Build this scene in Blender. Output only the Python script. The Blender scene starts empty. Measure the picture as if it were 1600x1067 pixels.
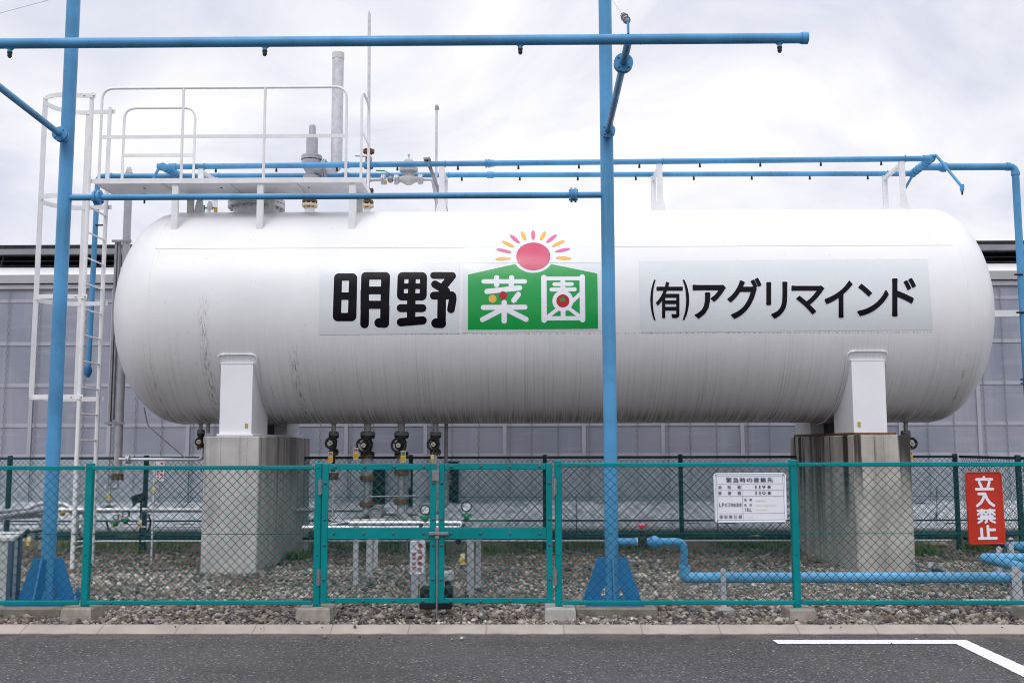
import bpy, bmesh, math, random
import numpy as np
from math import sin, cos, pi, atan, atan2, sqrt, radians
from mathutils import Vector, Matrix

S = bpy.context.scene
COL = S.collection
rng = random.Random(7)

# ---------------------------------------------------------------- camera
CAM_H = 1.65
FPX = 1556.0                      # focal length in pixels of the 1600 wide photograph
PITCH = atan(161.5 / FPX)
YAW = radians(0.7)
ROLL = radians(0.12)
_r0 = Vector((cos(YAW), sin(YAW), 0)); _h = Vector((-sin(YAW), cos(YAW), 0)); _z = Vector((0, 0, 1))
FWD = _h * cos(PITCH) + _z * sin(PITCH)
_u0 = _z * cos(PITCH) - _h * sin(PITCH)
RGT = _r0 * cos(ROLL) - _u0 * sin(ROLL)
UPV = _r0 * sin(ROLL) + _u0 * cos(ROLL)
CAM = Vector((0, 0, CAM_H))
cd = bpy.data.cameras.new("camera"); cam = bpy.data.objects.new("camera", cd); COL.objects.link(cam)
cam.matrix_world = Matrix(((RGT.x, UPV.x, -FWD.x, CAM.x), (RGT.y, UPV.y, -FWD.y, CAM.y), (RGT.z, UPV.z, -FWD.z, CAM.z), (0, 0, 0, 1)))
cd.sensor_width = 36.0; cd.lens = 36.0 * FPX / 1600.0
cd.clip_start = 0.05; cd.clip_end = 2000
S.camera = cam

# ---------------------------------------------------------------- sky, sun, exposure
SUN_EL, SUN_AZ = radians(50), radians(196)     # azimuth from +Y, clockwise: high, from behind the camera
wd = bpy.data.worlds.new("World"); S.world = wd; wd.use_nodes = True
nt = wd.node_tree; nt.nodes.clear()
def N(t, kind, **kw):
    n = t.nodes.new(kind)
    for k, v in kw.items(): setattr(n, k, v)
    return n
out = N(nt, 'ShaderNodeOutputWorld'); bg = N(nt, 'ShaderNodeBackground'); bg.inputs['Strength'].default_value = 0.1
sky = N(nt, 'ShaderNodeTexSky', sky_type='NISHITA', sun_disc=False, sun_elevation=SUN_EL, sun_rotation=SUN_AZ)
tc = N(nt, 'ShaderNodeTexCoord'); sx = N(nt, 'ShaderNodeSeparateXYZ'); nt.links.new(tc.outputs['Generated'], sx.inputs[0])
# overcast luminance: pale at the horizon, much brighter overhead
lum = N(nt, 'ShaderNodeMapRange', interpolation_type='SMOOTHSTEP')
for k, v in (('From Min', .36), ('From Max', .95), ('To Min', 10.4), ('To Max', 18.5)): lum.inputs[k].default_value = v
nt.links.new(sx.outputs['Z'], lum.inputs['Value'])
mp = N(nt, 'ShaderNodeMapping'); mp.inputs['Scale'].default_value = (2.0, 2.0, 3.5)
nt.links.new(tc.outputs['Generated'], mp.inputs[0])
n1 = N(nt, 'ShaderNodeTexNoise'); n1.inputs['Scale'].default_value = 2.1; n1.inputs['Detail'].default_value = 7; n1.inputs['Roughness'].default_value = .52
n1.inputs['Distortion'].default_value = .6
nt.links.new(mp.outputs[0], n1.inputs['Vector'])
cr = N(nt, 'ShaderNodeValToRGB'); e = cr.color_ramp.elements
e[0].position = .35; e[0].color = (.72, .745, .86, 1); e[1].position = .66; e[1].color = (1.08, 1.07, 1.09, 1)
m_ = cr.color_ramp.elements.new(.5); m_.color = (.91, .905, .965, 1)
nt.links.new(n1.outputs['Fac'], cr.inputs[0])
mul = N(nt, 'ShaderNodeVectorMath', operation='SCALE'); nt.links.new(cr.outputs[0], mul.inputs[0]); nt.links.new(lum.outputs[0], mul.inputs['Scale'])
mx = N(nt, 'ShaderNodeMixRGB'); mx.inputs[0].default_value = .94
nt.links.new(sky.outputs[0], mx.inputs[1]); nt.links.new(mul.outputs[0], mx.inputs[2])
nt.links.new(mx.outputs[0], bg.inputs['Color']); nt.links.new(bg.outputs[0], out.inputs[0])

sl = bpy.data.lights.new("sun", 'SUN'); sl.energy = 1.0; sl.angle = radians(24); sl.color = (1.0, .97, .93)
so = bpy.data.objects.new("sun", sl); COL.objects.link(so)
sd = Vector((sin(SUN_AZ) * cos(SUN_EL), cos(SUN_AZ) * cos(SUN_EL), sin(SUN_EL)))
so.rotation_euler = (-sd).to_track_quat('-Z', 'Y').to_euler(); so.location = (0, -20, 40)
S.view_settings.view_transform = 'Standard'; S.view_settings.look = 'None'
S.view_settings.exposure = 0.0; S.view_settings.gamma = 1.0; S.view_settings.use_curve_mapping = False
S.render.engine = 'CYCLES'
S.cycles.max_bounces = 6; S.cycles.diffuse_bounces = 3; S.cycles.glossy_bounces = 3
S.cycles.use_denoising = True; S.cycles.use_adaptive_sampling = False; S.cycles.filter_width = 1.05

# ---------------------------------------------------------------- measuring the photograph
def ray(px, py): return FWD * FPX + RGT * (px - 800.0) + UPV * (533.5 - py)
def at(px, py, Y):
    d = ray(px, py); return d * (Y / d.y) + CAM
def onz(px, py, z=0.0):
    d = ray(px, py); return d * ((z - CAM_H) / d.z) + CAM
def atX(px, py, X):
    d = ray(px, py); return d * (X / d.x) + CAM
def px_m(Y): return Y / FPX        # metres per photo pixel at depth Y (roughly)
TY, TZ, TR = 14.5, 3.509, 1.548    # tank axis and radius
TX0, TX1, TA0, TA1 = -4.96, 5.81, .886, .77
def oncyl(px, py, off=0.0, R=None):
    d = ray(px, py); R = (R or TR) + off
    a = d.y ** 2 + d.z ** 2; b = 2 * (-TY * d.y + (CAM_H - TZ) * d.z); c = TY ** 2 + (CAM_H - TZ) ** 2 - R * R
    D = max(b * b - 4 * a * c, 0.0); s = (-b - sqrt(D)) / (2 * a)
    return d * s + CAM

# ---------------------------------------------------------------- materials
def newmat(name):
    m = bpy.data.materials.new(name); m.use_nodes = True
    t = m.node_tree; t.nodes.clear()
    o = N(t, 'ShaderNodeOutputMaterial'); p = N(t, 'ShaderNodeBsdfPrincipled'); t.links.new(p.outputs[0], o.inputs[0])
    return m, t, p
def c4(c): return (c[0], c[1], c[2], 1)
def noise(t, scale, detail=4, vec=None, rough=.55, stretch=None):
    n = N(t, 'ShaderNodeTexNoise'); n.inputs['Scale'].default_value = scale; n.inputs['Detail'].default_value = detail; n.inputs['Roughness'].default_value = rough
    if vec is None:
        g = N(t, 'ShaderNodeNewGeometry'); vec = g.outputs['Position']
    if stretch:
        mm = N(t, 'ShaderNodeMapping'); mm.inputs['Scale'].default_value = stretch; t.links.new(vec, mm.inputs[0]); vec = mm.outputs[0]
    t.links.new(vec, n.inputs['Vector']); return n.outputs['Fac']
def mr(t, val, a, b, c=0., d=1., smooth=True):
    m = N(t, 'ShaderNodeMapRange', interpolation_type='SMOOTHSTEP' if smooth else 'LINEAR')
    for k, v in (('From Min', a), ('From Max', b), ('To Min', c), ('To Max', d)): m.inputs[k].default_value = v
    t.links.new(val, m.inputs['Value']); return m.outputs[0]
def math_(t, op, a, b=None):
    m = N(t, 'ShaderNodeMath', operation=op)
    for i, v in enumerate((a, b)):
        if v is None: continue
        if isinstance(v, (int, float)): m.inputs[i].default_value = v
        else: t.links.new(v, m.inputs[i])
    return m.outputs[0]
def mixc(t, fac, a, b):
    m = N(t, 'ShaderNodeMixRGB')
    for i, v in ((0, fac), (1, a), (2, b)):
        if isinstance(v, (int, float)): m.inputs[i].default_value = v
        elif isinstance(v, tuple): m.inputs[i].default_value = c4(v)
        else: t.links.new(v, m.inputs[i])
    return m.outputs[0]
def bump(t, p, h, strength=.3, dist=.01):
    b = N(t, 'ShaderNodeBump'); b.inputs['Strength'].default_value = strength; b.inputs['Distance'].default_value = dist
    t.links.new(h, b.inputs['Height']); t.links.new(b.outputs[0], p.inputs['Normal'])
def paint(name, col, rough=.4, metal=0., var=.12, scale=6, speck=None, speck_amt=.5, speck_scale=30, bumpy=.0, streak=None, spec=.5):
    m, t, p = newmat(name)
    p.inputs['Roughness'].default_value = rough; p.inputs['Metallic'].default_value = metal; p.inputs['Specular IOR Level'].default_value = spec
    lo = tuple(c * (1 - var) for c in col); hi = tuple(min(1, c * (1 + var)) for c in col)
    c = mixc(t, mr(t, noise(t, scale, 5), .3, .7), lo, hi)
    if speck:
        f = mr(t, noise(t, speck_scale, 3, rough=.7), .64, .72, 0, speck_amt)
        c = mixc(t, f, c, speck)
    if streak:
        f = mr(t, noise(t, 14, 4, stretch=(1, 1, .05)), .5, .75, 0, .55)
        c = mixc(t, f, c, streak)
    t.links.new(c, p.inputs['Base Color'])
    rr = mr(t, noise(t, scale * 2.3, 3), .3, .7, max(0, rough - .08), rough + .1); t.links.new(rr, p.inputs['Roughness'])
    if bumpy: bump(t, p, noise(t, 90, 3), bumpy, .004)
    return m
M = {}
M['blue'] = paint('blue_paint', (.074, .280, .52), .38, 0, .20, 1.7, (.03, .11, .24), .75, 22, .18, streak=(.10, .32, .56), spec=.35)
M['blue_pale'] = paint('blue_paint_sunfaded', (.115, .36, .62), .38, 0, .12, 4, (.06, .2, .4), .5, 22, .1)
M['blue_deep'] = paint('blue_paint_deep', (.018, .16, .38), .42, 0, .12, 4, (.01, .09, .22), .4, 18)
M['white'] = paint('white_steel_paint', (.78, .78, .80), .4, 0, .05, 5, (.45, .42, .38), .45, 40)
M['white_soft'] = paint('white_saddle_paint', (.80, .80, .83), .45, 0, .03, 2)
M['off_white'] = paint('aged_white_paint', (.62, .61, .57), .5, 0, .08, 6, (.3, .2, .1), .4, 30)
M['cream'] = paint('cream_flange_paint', (.70, .60, .40), .5, 0, .12, 12, (.30, .12, .03), .85, 34)
M['rust'] = paint('rusty_steel', (.17, .085, .04), .75, .1, .5, 30, (.5, .36, .18), .6, 24)
M['galv'] = paint('galvanised_steel', (.58, .58, .61), .42, .3, .12, 9, (.62, .60, .56), .5, 26)
M['galv_dark'] = paint('weathered_galvanised', (.30, .30, .32), .5, .4, .15, 9, (.2, .19, .18), .5, 26)
M['silver'] = paint('silver_pipe_jacket', (.60, .60, .64), .36, .6, .06, 5)
M['grey_paint'] = paint('grey_equipment_paint', (.40, .40, .43), .45, .1, .1, 7, (.28, .25, .22), .5, 28)
M['regulator'] = paint('pale_grey_casting', (.55, .55, .54), .5, 0, .08, 10, (.3, .22, .15), .5, 34)
M['black_iron'] = paint('black_valve_paint_and_web_shade', (.012, .014, .014), .45, .1, .4, 20, (.02, .05, .03), .5, 30)
M['black'] = paint('black_rubber', (.010, .010, .012), .6, 0, .3, 20)
M['nozzle'] = paint('dark_bronze_nozzle', (.02, .017, .02), .45, .4, .3, 30)
M['brass'] = paint('brass_yellow', (.55, .36, .08), .4, .5, .2, 20)
M['green_valve'] = paint('green_valve_paint', (.01, .16, .07), .45, 0, .2, 20)
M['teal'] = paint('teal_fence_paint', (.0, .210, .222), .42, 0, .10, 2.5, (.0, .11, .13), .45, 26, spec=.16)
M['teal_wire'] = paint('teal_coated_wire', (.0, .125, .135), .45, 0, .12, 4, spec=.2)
M['teal_shaded'] = paint('shaded_dark_teal_paint', (.004, .035, .045), .5, 0, .2, 4)  # dark teal with the shade on the far fence mixed into the colour
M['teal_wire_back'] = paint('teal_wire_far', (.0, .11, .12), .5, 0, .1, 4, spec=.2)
M['bolt'] = paint('dull_bolt_steel', (.11, .12, .14), .45, .5, .2, 20)
M['steel'] = paint('dull_zinc_steel', (.26, .25, .27), .42, .6, .15, 20)
M['sign_white'] = paint('sign_enamel_white', (.74, .76, .82), .35, 0, .02, 2, (.45, .24, .09), .35, 34)
M['sign_red'] = paint('sign_red', (.46, .020, .004), .4, 0, .12, 3)
M['sign_ink'] = paint('navy_sign_ink', (.022, .028, .075), .5, 0, .05, 2)
M['sign_line'] = paint('pale_ink_lines', (.24, .27, .40), .5, 0, .05, 2)
M['redaction'] = paint('cream_cover_strips', (.70, .70, .68), .5, 0, .02, 2)
M['red_ink'] = paint('red_sign_ink', (.40, .015, .02), .5, 0, .08, 5)
M['green_ink'] = paint('green_sign_ink', (.01, .14, .06), .5, 0, .05, 5)
M['tag_yellow'] = paint('yellow_tag', (.58, .37, .015), .5, 0, .08, 10)
M['tag_cream'] = paint('cream_tag', (.66, .58, .42), .5, 0, .08, 10)
M['ink_black'] = paint('glossy_black_film', (.004, .003, .006), .26, 0, .05, 2, spec=.14)
M['film'] = paint('pale_sign_film', (.69, .72, .745), .25, 0, .004, 1)
M['film_clear'] = paint('whitish_sign_film', (.78, .79, .82), .3, 0, .004, 1)
M['film_white'] = paint('white_edge_film', (.82, .83, .88), .3, 0, .02, 1)
M['logo_green'] = paint('green_sign_film', (.004, .32, .060), .28, 0, .04, 1)
M['logo_pink'] = paint('pink_red_film', (.60, .06, .14), .3, 0, .03, 1)
M['logo_magenta'] = paint('magenta_film', (.66, .13, .30), .3, 0, .03, 1)
M['logo_yellow'] = paint('amber_film', (.78, .42, .05), .3, 0, .03, 1)
M['logo_red'] = paint('tomato_red_film', (.42, .008, .018), .28, 0, .03, 1)
M['pink'] = paint('pink_handle', (.75, .07, .14), .5, 0, .1, 10)
M['dial'] = paint('dial_face', (.80, .82, .86), .3, 0, .01, 2)
M['cabinet'] = paint('light_grey_cabinet', (.50, .51, .50), .5, 0, .06, 4)
M['cabinet_post'] = paint('slate_steel', (.075, .10, .16), .45, .2, .15, 6)
M['plastic_sheet'] = None
M['apron'] = None
M['roof_white'] = paint('white_eave_sheet', (.80, .80, .82), .45, 0, .03, 2)
M['roof_edge'] = paint('pale_roof_edge', (.34, .35, .38), .45, .2, .08, 3)
M['track'] = paint('aluminium_track', (.55, .55, .58), .4, .3, .06, 3)
M['dark_hole'] = paint('dark_interior', (.012, .011, .015), .8, 0, .4, 4)
M['roof_bar'] = paint('shaded_roof_bars', (.10, .10, .12), .5, .3, .2, 4)
M['wood_stem'] = paint('dry_stem', (.07, .04, .025), .8, 0, .3, 20)
M['leaf'] = paint('weed_leaf', (.055, .10, .02), .6, 0, .35, 20)
M['grass'] = paint('short_grass', (.10, .135, .028), .7, 0, .4, 8)

def mat_sheet():
    m, t, p = newmat('translucent_film_wall')
    c = mixc(t, mr(t, noise(t, .55, 3), .35, .65), (.245, .265, .335), (.31, .325, .40))
    f = mr(t, noise(t, 3.0, 4, stretch=(1, 1, .10)), .5, .72, 0, .45); c = mixc(t, f, c, (.40, .41, .48))
    t.links.new(c, p.inputs['Base Color']); p.inputs['Roughness'].default_value = .42
    f = mr(t, noise(t, 1.0, 2, stretch=(1.2, 1, 9)), .52, .68, 0, .22); c = mixc(t, f, c, (.42, .43, .50)); t.links.new(c, p.inputs['Base Color'])
    bump(t, p, noise(t, 2.2, 3, stretch=(1, 1, .12)), .45, .04); return m
def mat_apron():
    m, t, p = newmat('crumpled_white_sheet')
    nz = noise(t, 5.5, 6, stretch=(1, 1, 2.2), rough=.65)
    c = mixc(t, mr(t, nz, .35, .65), (.42, .43, .48), (.68, .69, .73))
    t.links.new(c, p.inputs['Base Color']); p.inputs['Roughness'].default_value = .35
    bump(t, p, nz, .8, .08); return m
M['lower_film'] = paint('double_film_skirt', (.43, .45, .52), .42, 0, .10, 1.2)
M['plastic_sheet'] = mat_sheet(); M['apron'] = mat_apron()

def mat_tank():
    m, t, p = newmat('white_tank_paint_with_drips')
    g = N(t, 'ShaderNodeNewGeometry'); s = N(t, 'ShaderNodeSeparateXYZ'); t.links.new(g.outputs['Position'], s.inputs[0])
    yy = math_(t, 'SUBTRACT', TY, s.outputs['Y']); zz = math_(t, 'SUBTRACT', s.outputs['Z'], TZ)
    ang = math_(t, 'ARCTAN2', zz, yy)                       # 0 at the front, +pi/2 on top, -pi/2 underneath
    cv = N(t, 'ShaderNodeCombineXYZ'); t.links.new(s.outputs['X'], cv.inputs[0]); t.links.new(ang, cv.inputs[1])
    v = cv.outputs[0]
    base = mixc(t, mr(t, noise(t, 1.1, 4), .35, .65), (.765, .765, .785), (.81, .81, .825))
    fine = noise(t, 1.0, 3, v, .78, (80, .45, 1))
    wide = noise(t, 1.0, 3, v, .6, (9, .5, 1))
    low = mr(t, ang, .20, -1.35, 0, 1)                      # drips gather on the lower half
    # thin grey rain lines
    l1 = mr(t, fine, .50, .66); l1 = math_(t, 'MULTIPLY', l1, math_(t, 'MULTIPLY', mr(t, ang, .12, -.95), mr(t, wide, .30, .62, .30, .95)))
    base = mixc(t, math_(t, 'MULTIPLY', l1, .48), base, (.25, .24, .23))
    # brown black grime hanging under the belly
    l2 = mr(t, noise(t, 1.0, 4, v, .75, (58, 1.3, 3)), .42, .60); l2 = math_(t, 'MULTIPLY', l2, mr(t, ang, -.98, -1.36))
    base = mixc(t, math_(t, 'MULTIPLY', l2, .80), base, (.070, .050, .028))
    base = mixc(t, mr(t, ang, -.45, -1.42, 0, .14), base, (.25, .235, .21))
    # dark mould along two girth seams
    for x0, w in ((oncyl(318, 520).x, .10), (oncyl(466, 600).x, .085), (TX0 - .02, .03), (TX1 + .02, .035)):
        d = math_(t, 'ABSOLUTE', math_(t, 'SUBTRACT', s.outputs['X'], x0))
        f = math_(t, 'MULTIPLY', mr(t, d, w, .0), mr(t, noise(t, 1.0, 5, v, .8, (60, 10, 1)), .50, .60))
        f = math_(t, 'MULTIPLY', f, (mr(t, ang, .15, -.12) if x0 < -3.6 else mr(t, ang, -.28, -.5)) if w > .05 else mr(t, ang, -.25, -.9))
        base = mixc(t, math_(t, 'MULTIPLY', f, .8), base, (.09, .085, .075))
    # grime caught along the lower edge of the lettering films
    a0 = math.asin((oncyl(600, 521.5).z - TZ) / TR)
    dd = mr(t, math_(t, 'ABSOLUTE', math_(t, 'SUBTRACT', ang, a0 - .004)), .007, .002)
    xx = math_(t, 'MULTIPLY', mr(t, s.outputs['X'], oncyl(498, 520).x, oncyl(499, 520).x), mr(t, s.outputs['X'], oncyl(1458, 516).x, oncyl(1457, 516).x))
    gr = math_(t, 'MULTIPLY', math_(t, 'MULTIPLY', dd, xx), mr(t, noise(t, 1.0, 3, v, .8, (26, .1, 1)), .45, .62)); base = mixc(t, math_(t, 'MULTIPLY', gr, .8), base, (.12, .115, .12))
    # dust specks and a mottled greyer patch on the crown below the platform
    sp = mr(t, noise(t, 26, 2, rough=.5), .735, .77, 0, .6); base = mixc(t, sp, base, (.25, .22, .18))
    cp = math_(t, 'MULTIPLY', mr(t, ang, 1.15, 1.5), mr(t, noise(t, 1.3, 5, stretch=(1, 1, 1)), .42, .66))
    cp = math_(t, 'MULTIPLY', cp, mr(t, s.outputs['X'], .2, -2.4)); base = mixc(t, math_(t, 'MULTIPLY', cp, .55), base, (.30, .29, .28))
    t.links.new(base, p.inputs['Base Color']); p.inputs['Roughness'].default_value = .36
    return m
M['tank'] = mat_tank()

def mat_concrete(name, a, b, stain=True, scale=3, heavy=.55):
    m, t, p = newmat(name)
    c = mixc(t, mr(t, noise(t, scale, 6), .3, .7), a, b)
    c = mixc(t, mr(t, noise(t, 46, 2), .68, .74, 0, .55), c, tuple(x * .45 for x in a))
    if stain:
        g = N(t, 'ShaderNodeNewGeometry'); s = N(t, 'ShaderNodeSeparateXYZ'); t.links.new(g.outputs['Position'], s.inputs[0])
        st = noise(t, 2.7, 6, stretch=(1, 1, .05), rough=.60)
        f = mr(t, st, .46, .66); f = math_(t, 'MULTIPLY', f, mr(t, s.outputs['Z'], -.2, 1.8, .25, 1))
        f = math_(t, 'MULTIPLY', f, mr(t, s.outputs['Y'], 13.0, 13.9, .22 + .25 * (heavy > .9), 1.0))   # dirt runs under the drip line, not on the road face
        c = mixc(t, math_(t, 'MULTIPLY', f, .55 * heavy), c, (.11, .09, .078))
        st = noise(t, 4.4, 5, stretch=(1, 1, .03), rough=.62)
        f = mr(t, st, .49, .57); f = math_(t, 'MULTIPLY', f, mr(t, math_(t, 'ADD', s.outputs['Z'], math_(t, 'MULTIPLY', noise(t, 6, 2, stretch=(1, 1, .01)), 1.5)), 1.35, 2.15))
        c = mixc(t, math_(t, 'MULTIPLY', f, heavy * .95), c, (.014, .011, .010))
        st = noise(t, 4.6, 3, stretch=(1, 1, .010), rough=.5)
        f = math_(t, 'MULTIPLY', mr(t, st, .545, .60), mr(t, s.outputs['Z'], -.4, 1.5, .35, 1))
        f = math_(t, 'MULTIPLY', f, mr(t, s.outputs['Y'], 13.0, 13.9, .30 if heavy < .9 else .8, 1.0))
        c = mixc(t, math_(t, 'MULTIPLY', f, .55 + .3 * (heavy > .9)), c, (.135, .108, .088))
        # form board joint every 0.36 m
        w = math_(t, 'ABSOLUTE', math_(t, 'SUBTRACT', math_(t, 'FRACT', math_(t, 'MULTIPLY', s.outputs['X'], 2.9)), .5))
        c = mixc(t, mr(t, w, .025, .0, 0, .5), c, tuple(x * .5 for x in a))
    t.links.new(c, p.inputs['Base Color']); p.inputs['Roughness'].default_value = .85
    bump(t, p, noise(t, 40, 5), .35, .006); return m
M['pier'] = mat_concrete('pier_concrete', (.40, .39, .37), (.52, .505, .485), heavy=.42)
M['pier_stained'] = mat_concrete('stained_pier_concrete', (.36, .335, .305), (.52, .485, .44), heavy=1.0)
M['plinth'] = mat_concrete('weathered_plinth_concrete', (.17, .155, .135), (.27, .25, .215), False, 9)
M['block'] = mat_concrete('fence_block_concrete', (.24, .215, .185), (.36, .33, .29), False, 9)
M['block_pale'] = mat_concrete('pale_block_concrete', (.33, .32, .30), (.46, .45, .42), False, 9)

def mat_kerb():
    m, t, p = newmat('kerb_concrete')
    c = mixc(t, mr(t, noise(t, 2.2, 6), .3, .7), (.32, .28, .25), (.42, .375, .335))
    c = mixc(t, mr(t, noise(t, 60, 2), .64, .72, 0, .45), c, (.2, .17, .15))
    g = N(t, 'ShaderNodeNewGeometry'); s = N(t, 'ShaderNodeSeparateXYZ'); t.links.new(g.outputs['Position'], s.inputs[0])
    w = math_(t, 'ABSOLUTE', math_(t, 'SUBTRACT', math_(t, 'FRACT', math_(t, 'MULTIPLY', s.outputs['X'], 1.42)), .5))
    c = mixc(t, mr(t, w, .014, .004, 0, .6), c, (.15, .13, .12))
    d = mr(t, math_(t, 'ADD', s.outputs['Z'], math_(t, 'MULTIPLY', noise(t, 6, 4), .02)), -.034, -.022, .75, 0)
    c = mixc(t, d, c, (.10, .09, .085))
    t.links.new(c, p.inputs['Base Color']); p.inputs['Roughness'].default_value = .9
    bump(t, p, noise(t, 60, 4), .3, .004); return m
def mat_asphalt():
    m, t, p = newmat('asphalt')
    vo = N(t, 'ShaderNodeTexVoronoi'); vo.inputs['Scale'].default_value = 62
    g = N(t, 'ShaderNodeNewGeometry'); t.links.new(g.outputs['Position'], vo.inputs['Vector'])
    s2 = N(t, 'ShaderNodeSeparateXYZ'); t.links.new(vo.outputs['Color'], s2.inputs[0])
    c = mixc(t, mr(t, s2.outputs['X'], .0, 1., 0, 1, False), (.028, .028, .031), (.115, .112, .120))
    c = mixc(t, mr(t, s2.outputs['Y'], .93, .97), c, (.30, .29, .29))
    c = mixc(t, mr(t, vo.outputs['Distance'], .35, .75, 0, .75), c, (.02, .02, .022))
    c = mixc(t, mr(t, noise(t, .8, 4), .35, .7, 0, .32), c, (.10, .097, .103))
    c = mixc(t, mr(t, noise(t, .55, 5, stretch=(.6, 1.6, 1)), .52, .70, 0, .5), c, (.03, .03, .032))
    sy = N(t, 'ShaderNodeSeparateXYZ'); t.links.new(g.outputs['Position'], sy.inputs[0])
    c = mixc(t, math_(t, 'MULTIPLY', mr(t, sy.outputs['Y'], 8.75, 9.2, 0, .6), mr(t, noise(t, 5, 5), .38, .62)), c, (.13, .115, .10))
    t.links.new(c, p.inputs['Base Color']); p.inputs['Roughness'].default_value = .85
    bump(t, p, vo.outputs['Distance'], -.7, .008); return m
def mat_gravel_bed():
    m, t, p = newmat('gravel_bed')
    vo = N(t, 'ShaderNodeTexVoronoi'); vo.inputs['Scale'].default_value = 36
    g = N(t, 'ShaderNodeNewGeometry'); t.links.new(g.outputs['Position'], vo.inputs['Vector'])
    s2 = N(t, 'ShaderNodeSeparateXYZ'); t.links.new(vo.outputs['Color'], s2.inputs[0])
    c = mixc(t, mr(t, s2.outputs['X'], 0, 1, 0, 1, False), (.035, .030, .027), (.13, .11, .095))
    s = N(t, 'ShaderNodeSeparateXYZ'); t.links.new(g.outputs['Position'], s.inputs[0])
    soil = mr(t, math_(t, 'ADD', s.outputs['Y'], math_(t, 'MULTIPLY', noise(t, 1.3, 4), 1.6)), 15.7, 16.6)
    c = mixc(t, soil, c, mixc(t, mr(t, noise(t, 9, 6), .35, .65), (.055, .036, .024), (.13, .09, .06)))
    t.links.new(c, p.inputs['Base Color']); p.inputs['Roughness'].default_value = .95
    bump(t, p, vo.outputs['Distance'], -1, .02); return m
def mat_stone():
    m, t, p = newmat('crushed_stone')
    a = N(t, 'ShaderNodeAttribute', attribute_name='tone')
    r = N(t, 'ShaderNodeValToRGB'); r.color_ramp.interpolation = 'LINEAR'
    e = r.color_ramp.elements
    e[0].position = 0; e[0].color = (.03, .028, .03, 1); e[1].position = 1; e[1].color = (.66, .61, .54, 1)
    for pos, c in ((.18, (.075, .072, .076)), (.36, (.19, .145, .112)), (.52, (.165, .158, .160)), (.68, (.32, .265, .215)), (.86, (.41, .385, .355))):
        x = r.color_ramp.elements.new(pos); x.color = c4(c)
    t.links.new(a.outputs['Fac'], r.inputs[0])
    c = mixc(t, mr(t, noise(t, 70, 3), .35, .7, 0, .35), r.outputs[0], (.13, .105, .085))
    gg = N(t, 'ShaderNodeNewGeometry'); sy = N(t, 'ShaderNodeSeparateXYZ'); t.links.new(gg.outputs['Position'], sy.inputs[0])
    litter = mr(t, math_(t, 'ADD', noise(t, 1.1, 6, rough=.65), mr(t, sy.outputs['Y'], 12.5, 15.2, 0, .16)), .53, .66)   # dry leaf litter and soil caught in patches
    c = mixc(t, math_(t, 'MULTIPLY', litter, .62), c, mixc(t, mr(t, noise(t, 30, 3), .3, .7), (.075, .043, .026), (.19, .125, .08)))
    t.links.new(c, p.inputs['Base Color']); p.inputs['Roughness'].default_value = .9
    return m
def mat_line():
    m, t, p = newmat('road_paint')
    wear = mr(t, noise(t, 60, 4, rough=.75), .63, .70, 0, .8)
    c = mixc(t, wear, (.74, .74, .77), (.12, .12, .13))
    t.links.new(c, p.inputs['Base Color']); p.inputs['Roughness'].default_value = .75
    bump(t, p, noise(t, 80, 3), .3, .004); return m
M['kerb'] = mat_kerb(); M['asphalt'] = mat_asphalt(); M['bed'] = mat_gravel_bed(); M['stone'] = mat_stone(); M['line'] = mat_line()

# ---------------------------------------------------------------- mesh builder
WORLD = {}
def tag(o, label=None, cat=None, group=None, kind=None):
    if label: o['label'] = label
    if cat: o['category'] = cat
    if group: o['group'] = group
    if kind: o['kind'] = kind
    return o
def thing(name, label, cat, loc, group=None):
    o = bpy.data.objects.new(name, None); COL.objects.link(o); o.location = loc; o.empty_display_size = .1
    WORLD[o.name] = Vector(loc); return tag(o, label, cat, group)
def V(p): return p if isinstance(p, Vector) else Vector(p)
def frame(d):
    d = d.normalized(); a = Vector((0, 0, 1)) if abs(d.z) < .9 else Vector((1, 0, 0))
    u = d.cross(a).normalized(); return u, d.cross(u).normalized()

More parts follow.
